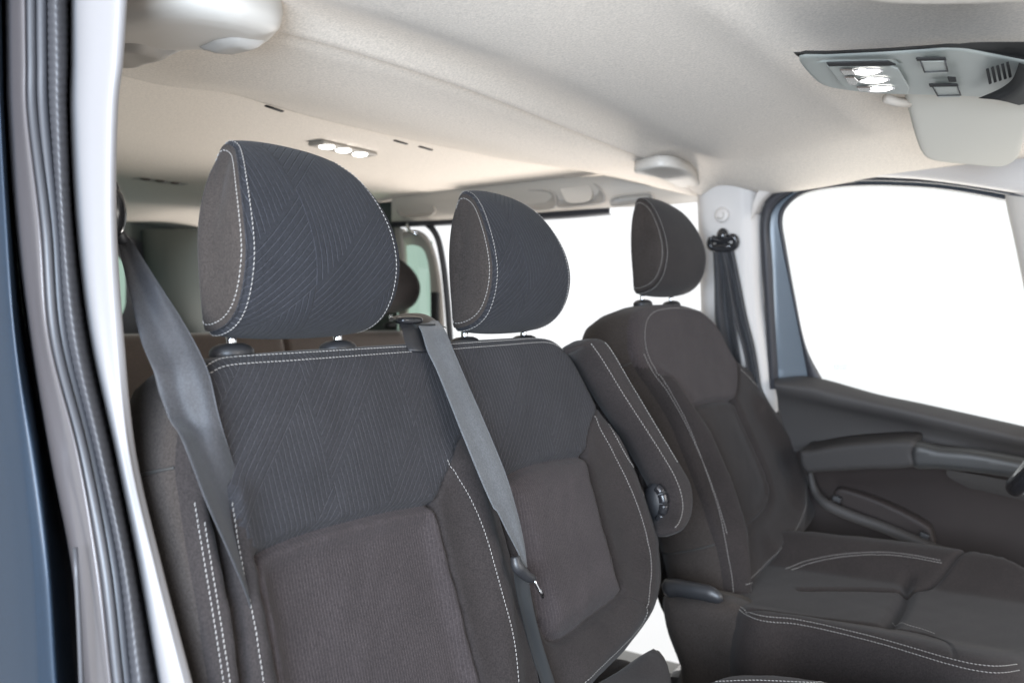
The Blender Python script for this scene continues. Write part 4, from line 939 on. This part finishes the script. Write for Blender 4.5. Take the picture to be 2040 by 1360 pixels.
# ============================================================ OVERHEAD
oc = thing('overhead_console', 'grey green roof console with three lit lamps and small speaker grille', 'roof console', (-.25, 0, 1.92))
PLo = Plane((-.2, 0, 1.905), (0, .03, -1), (1, 0, 0))
go = lambda *p: PLo.ab(list(p))
fo = go((1592, 116), (1650, 113), (1760, 108), (1850, 102), (1905, 99), (1960, 108), (2040, 124), (2120, 140), (2120, 232), (2040, 212), (1965, 196), (1860, 191), (1760, 188), (1690, 182), (1640, 172), (1612, 150))
wl_ = [(0, -.001), (0, -.004)]
cpad = Pad(PLo, fo, .006, .006, .0025, seams=[(go((1640, 122), (1700, 121), (1770, 121), (1784, 126)), .005, .003)], wall=wl_, smooth=3)
cob = cpad.build('console_cover', [M_console, M_dark], oc, wallmat=1)
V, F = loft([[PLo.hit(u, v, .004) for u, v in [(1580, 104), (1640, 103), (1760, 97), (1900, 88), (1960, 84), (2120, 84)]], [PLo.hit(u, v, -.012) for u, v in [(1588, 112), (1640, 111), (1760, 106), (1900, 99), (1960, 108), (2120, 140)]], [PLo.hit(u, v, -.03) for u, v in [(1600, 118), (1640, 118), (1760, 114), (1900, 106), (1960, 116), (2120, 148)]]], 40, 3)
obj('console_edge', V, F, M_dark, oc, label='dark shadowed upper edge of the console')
def tile(pts, off, th, name, m, parent, label=None, r=.002):
    P = [PLo.hit(u, v, off) for u, v in pts]; n = len(P); V = P+[p-PLo.N*(-th) for p in P]
    F = [list(range(n)), list(range(n, 2*n))[::-1]]+[[k, n+k, n+(k+1) % n, (k+1) % n] for k in range(n)]
    return bevel(obj(name, V, F, m, parent, smooth=False, label=label), r)
lp = [(1648, 128), (1770, 126), (1790, 134), (1812, 172), (1808, 184), (1740, 182), (1692, 176), (1678, 168)]
tile(lp, .004, .003, 'lamp_plate', M_console, oc)
tile([(1646, 123), (1770, 120), (1786, 127), (1770, 129), (1650, 130)], .009, .002, 'lamp_plate_lip', M_dark, oc)
for i, (u, v) in enumerate(((1726, 143), (1741, 160), (1752, 177))):
    c_ = PLo.hit(u, v, .009); V, F = ellipsoid(c_, (.819, .574, 0), (-.574, .819, 0), (0, 0, 1), .0160, .0105, .003, 24, 10)
    lo2 = obj('reading_lamp', V, F, M_lamp, oc); 
    V, F = tube([c_+np.array((.819, .574, 0))*.0180*math.cos(a)+np.array((-.574, .819, 0))*.0122*math.sin(a) for a in np.linspace(0, 2*math.pi, 29)], .0012, 6, cap=False); obj('lamp_ring', V, F, M_steel, lo2)
M_brown = mat('smoked_lens', (.09, .07, .06), .25, coat=.5)
for pts in ([(1672, 137), (1698, 137), (1706, 146), (1680, 147)], [(1682, 152), (1702, 152), (1710, 160), (1706, 167), (1692, 166)], [(1706, 172), (1734, 172), (1738, 179), (1712, 179)]):
    tile(pts, .009, .002, 'lamp_switch', M_brown, oc)
for pts, lip in (([(1832, 118), (1882, 118), (1888, 142), (1842, 144)], [(1824, 114), (1884, 113), (1886, 118), (1826, 119)]), ([(1856, 170), (1906, 169), (1914, 190), (1868, 191)], [(1850, 166), (1908, 166), (1910, 170), (1852, 171)])):
    o_ = tile(pts, .006, .003, 'blank_cover', M_console, oc, r=.003)
    P = [PLo.hit(u, v, .010) for u, v in pts+[pts[0]]]; mb = MB()
    for a, b in zip(P[:-1], P[1:]): V, F = tube([a, b], .0009, 6); mb.add(V, F)
    mb.build('cover_gap', M_gap, o_); tile(lip, .010, .002, 'cover_lip', M_dark, o_)
tile([(1887, 152), (1904, 153), (1906, 161), (1890, 161)], .009, .002, 'small_sensor', M_dark, oc, r=.001)
for k in range(5):
    u = 1964+k*10.0; v = 137-k*3.2; tile([(u, v), (u+6, v-2), (u+12, v+27), (u+6, v+29)], .009, .002, 'grille_slot', M_dark, oc, r=.0008)
V, F = loft([[PLo.hit(u, v, .012) for u, v in [(1948, 196), (1990, 178), (2015, 160), (2025, 140), (2030, 125)]], [PLo.hit(u, v, .03) for u, v in [(1990, 200), (2010, 190), (2030, 175), (2040, 155), (2045, 130)]], [PLo.hit(u, v, .01) for u, v in [(2030, 210), (2050, 205), (2060, 190), (2070, 170), (2070, 130)]]], 20, 3)
obj('mirror_mount_recess', V, F, M_dark, oc)
# sun visors
sv = thing('sun_visor', 'beige sun visor folded up beside the console above the driver', 'sun visor', (-.15, .3, 1.9), 'sun visors')
PLz = Plane((-.15, .3, 1.900), (.10, -.12, -1), (1, 0, 0))
vo = PLz.ab([(1795, 150), (1803, 197), (1815, 245), (1828, 290), (1842, 316), (1870, 325), (1920, 330), (1985, 335), (2015, 328), (2032, 312), (2050, 260), (2110, 150)])
Pad(PLz, vo, .008, .010, .008, wall=[(.001, -.006), (-.002, -.014)], smooth=4).build('visor_panel', M_visor, sv)
V, F = tube([PLz.hit(u, v, -.004) for u, v in [(1765, 196), (1785, 203), (1812, 205)]], .007, 10); obj('visor_pivot', V, F, M_beige, sv)
sv2 = thing('sun_visor', 'grey visor edge at the very top of the view above the console', 'sun visor', (-.1, -.4, 1.9), 'sun visors')
PLz2 = Plane((-.1, -.4, 1.89), (0, 0, -1), (1, 0, 0))
Pad(PLz2, PLz2.ab([(1660, -60), (1690, -8), (1740, 10), (1850, 15), (1980, 12), (2080, 4), (2120, -60)]), .008, .010, .008, wall=[(.001, -.006), (-.002, -.014)], smooth=4).build('visor_panel', M_beige, sv2)
# rear roof lamps
def rear_lamp(pts_c, z, label, lens, half=(.016, .012)):
    t = thing('rear_roof_lamp', label, 'ceiling light', Z([pts_c[1]], z)[0], 'rear roof lamps')
    a = Z([pts_c[0]], z)[0]; b = Z([pts_c[2]], z)[0]; d = b-a; L = np.linalg.norm(d); d /= L; q = np.cross(d, (0, 0, 1))
    V, F = obox((a+b)/2+np.array((0, 0, .004)), d, q, (0, 0, 1), L+.07, .052, .010); bevel(obj('lamp_housing', V, F, M_shade, t, smooth=False), .005, 3)
    for u, v in pts_c:
        V, F = ellipsoid(Z([(u, v)], z-.002)[0], d, q, (0, 0, 1), half[0], half[1], .004, 20, 8); obj('lens', V, F, lens, t)
rear_lamp([(651, 293), (684, 300), (717, 308)], 1.990, 'three round lit lenses in a small housing behind the near headrest', M_lamp2, (.0165, .0185))
rear_lamp([(290, 357), (320, 361), (350, 365)], 1.990, 'unlit grey lamp housing far back on the green tinted ceiling', M_brown)
# slots along the rear ceiling panel
for (a, b) in (((530, 211), (562, 222)), ((786, 280), (810, 287)), ((836, 292), (860, 299))):
    P = Z([a, b], 1.978); V, F = tube([P[0], P[1]], .0045, 8, flat=((0, 0, 1), .4)); obj('panel_slot', V, F, M_dark, van)

# ============================================================ STEERING WHEEL
sw_ = thing('steering_wheel', 'dark steering wheel rim with added silver gleam at the right edge', 'steering wheel', (.06, .45, 1.30))
cw = np.array((-.022, .475, 1.45)); nw = np.array((-.80, 0, .60)); uw = np.array((.60, 0, .80)); yw = np.array((0, 1.0, 0))
th = np.linspace(0, 2*math.pi, 73); P = [cw+(uw*math.sin(t)+yw*math.cos(t))*.185 for t in th]
V, F = tube(P, .016, 14, cap=False); rm = obj('rim', V, F, M_gloss, sw_)
P = [cw-nw*.012*0+nw*(-.004)+(uw*math.sin(t)+yw*math.cos(t))*.172 for t in np.linspace(-2.9, -2.1, 16)]
V, F = tube(P, .007, 10); obj('rim_gleam', V, F, M_steel, rm)  # steel strip added to stand for the gleam on the rim
V, F = ellipsoid(cw-nw*.03, uw, yw, nw, .065, .075, .03, 24, 12); obj('hub', V, F, M_black, sw_)
for a in (0, 180, 270):
    a = math.radians(a); V, F = tube([cw-nw*.03, cw+(uw*math.sin(a)+yw*math.cos(a))*.18], .013, 10, flat=(nw, .5)); so_ = obj('spoke', V, F, M_gloss, sw_)
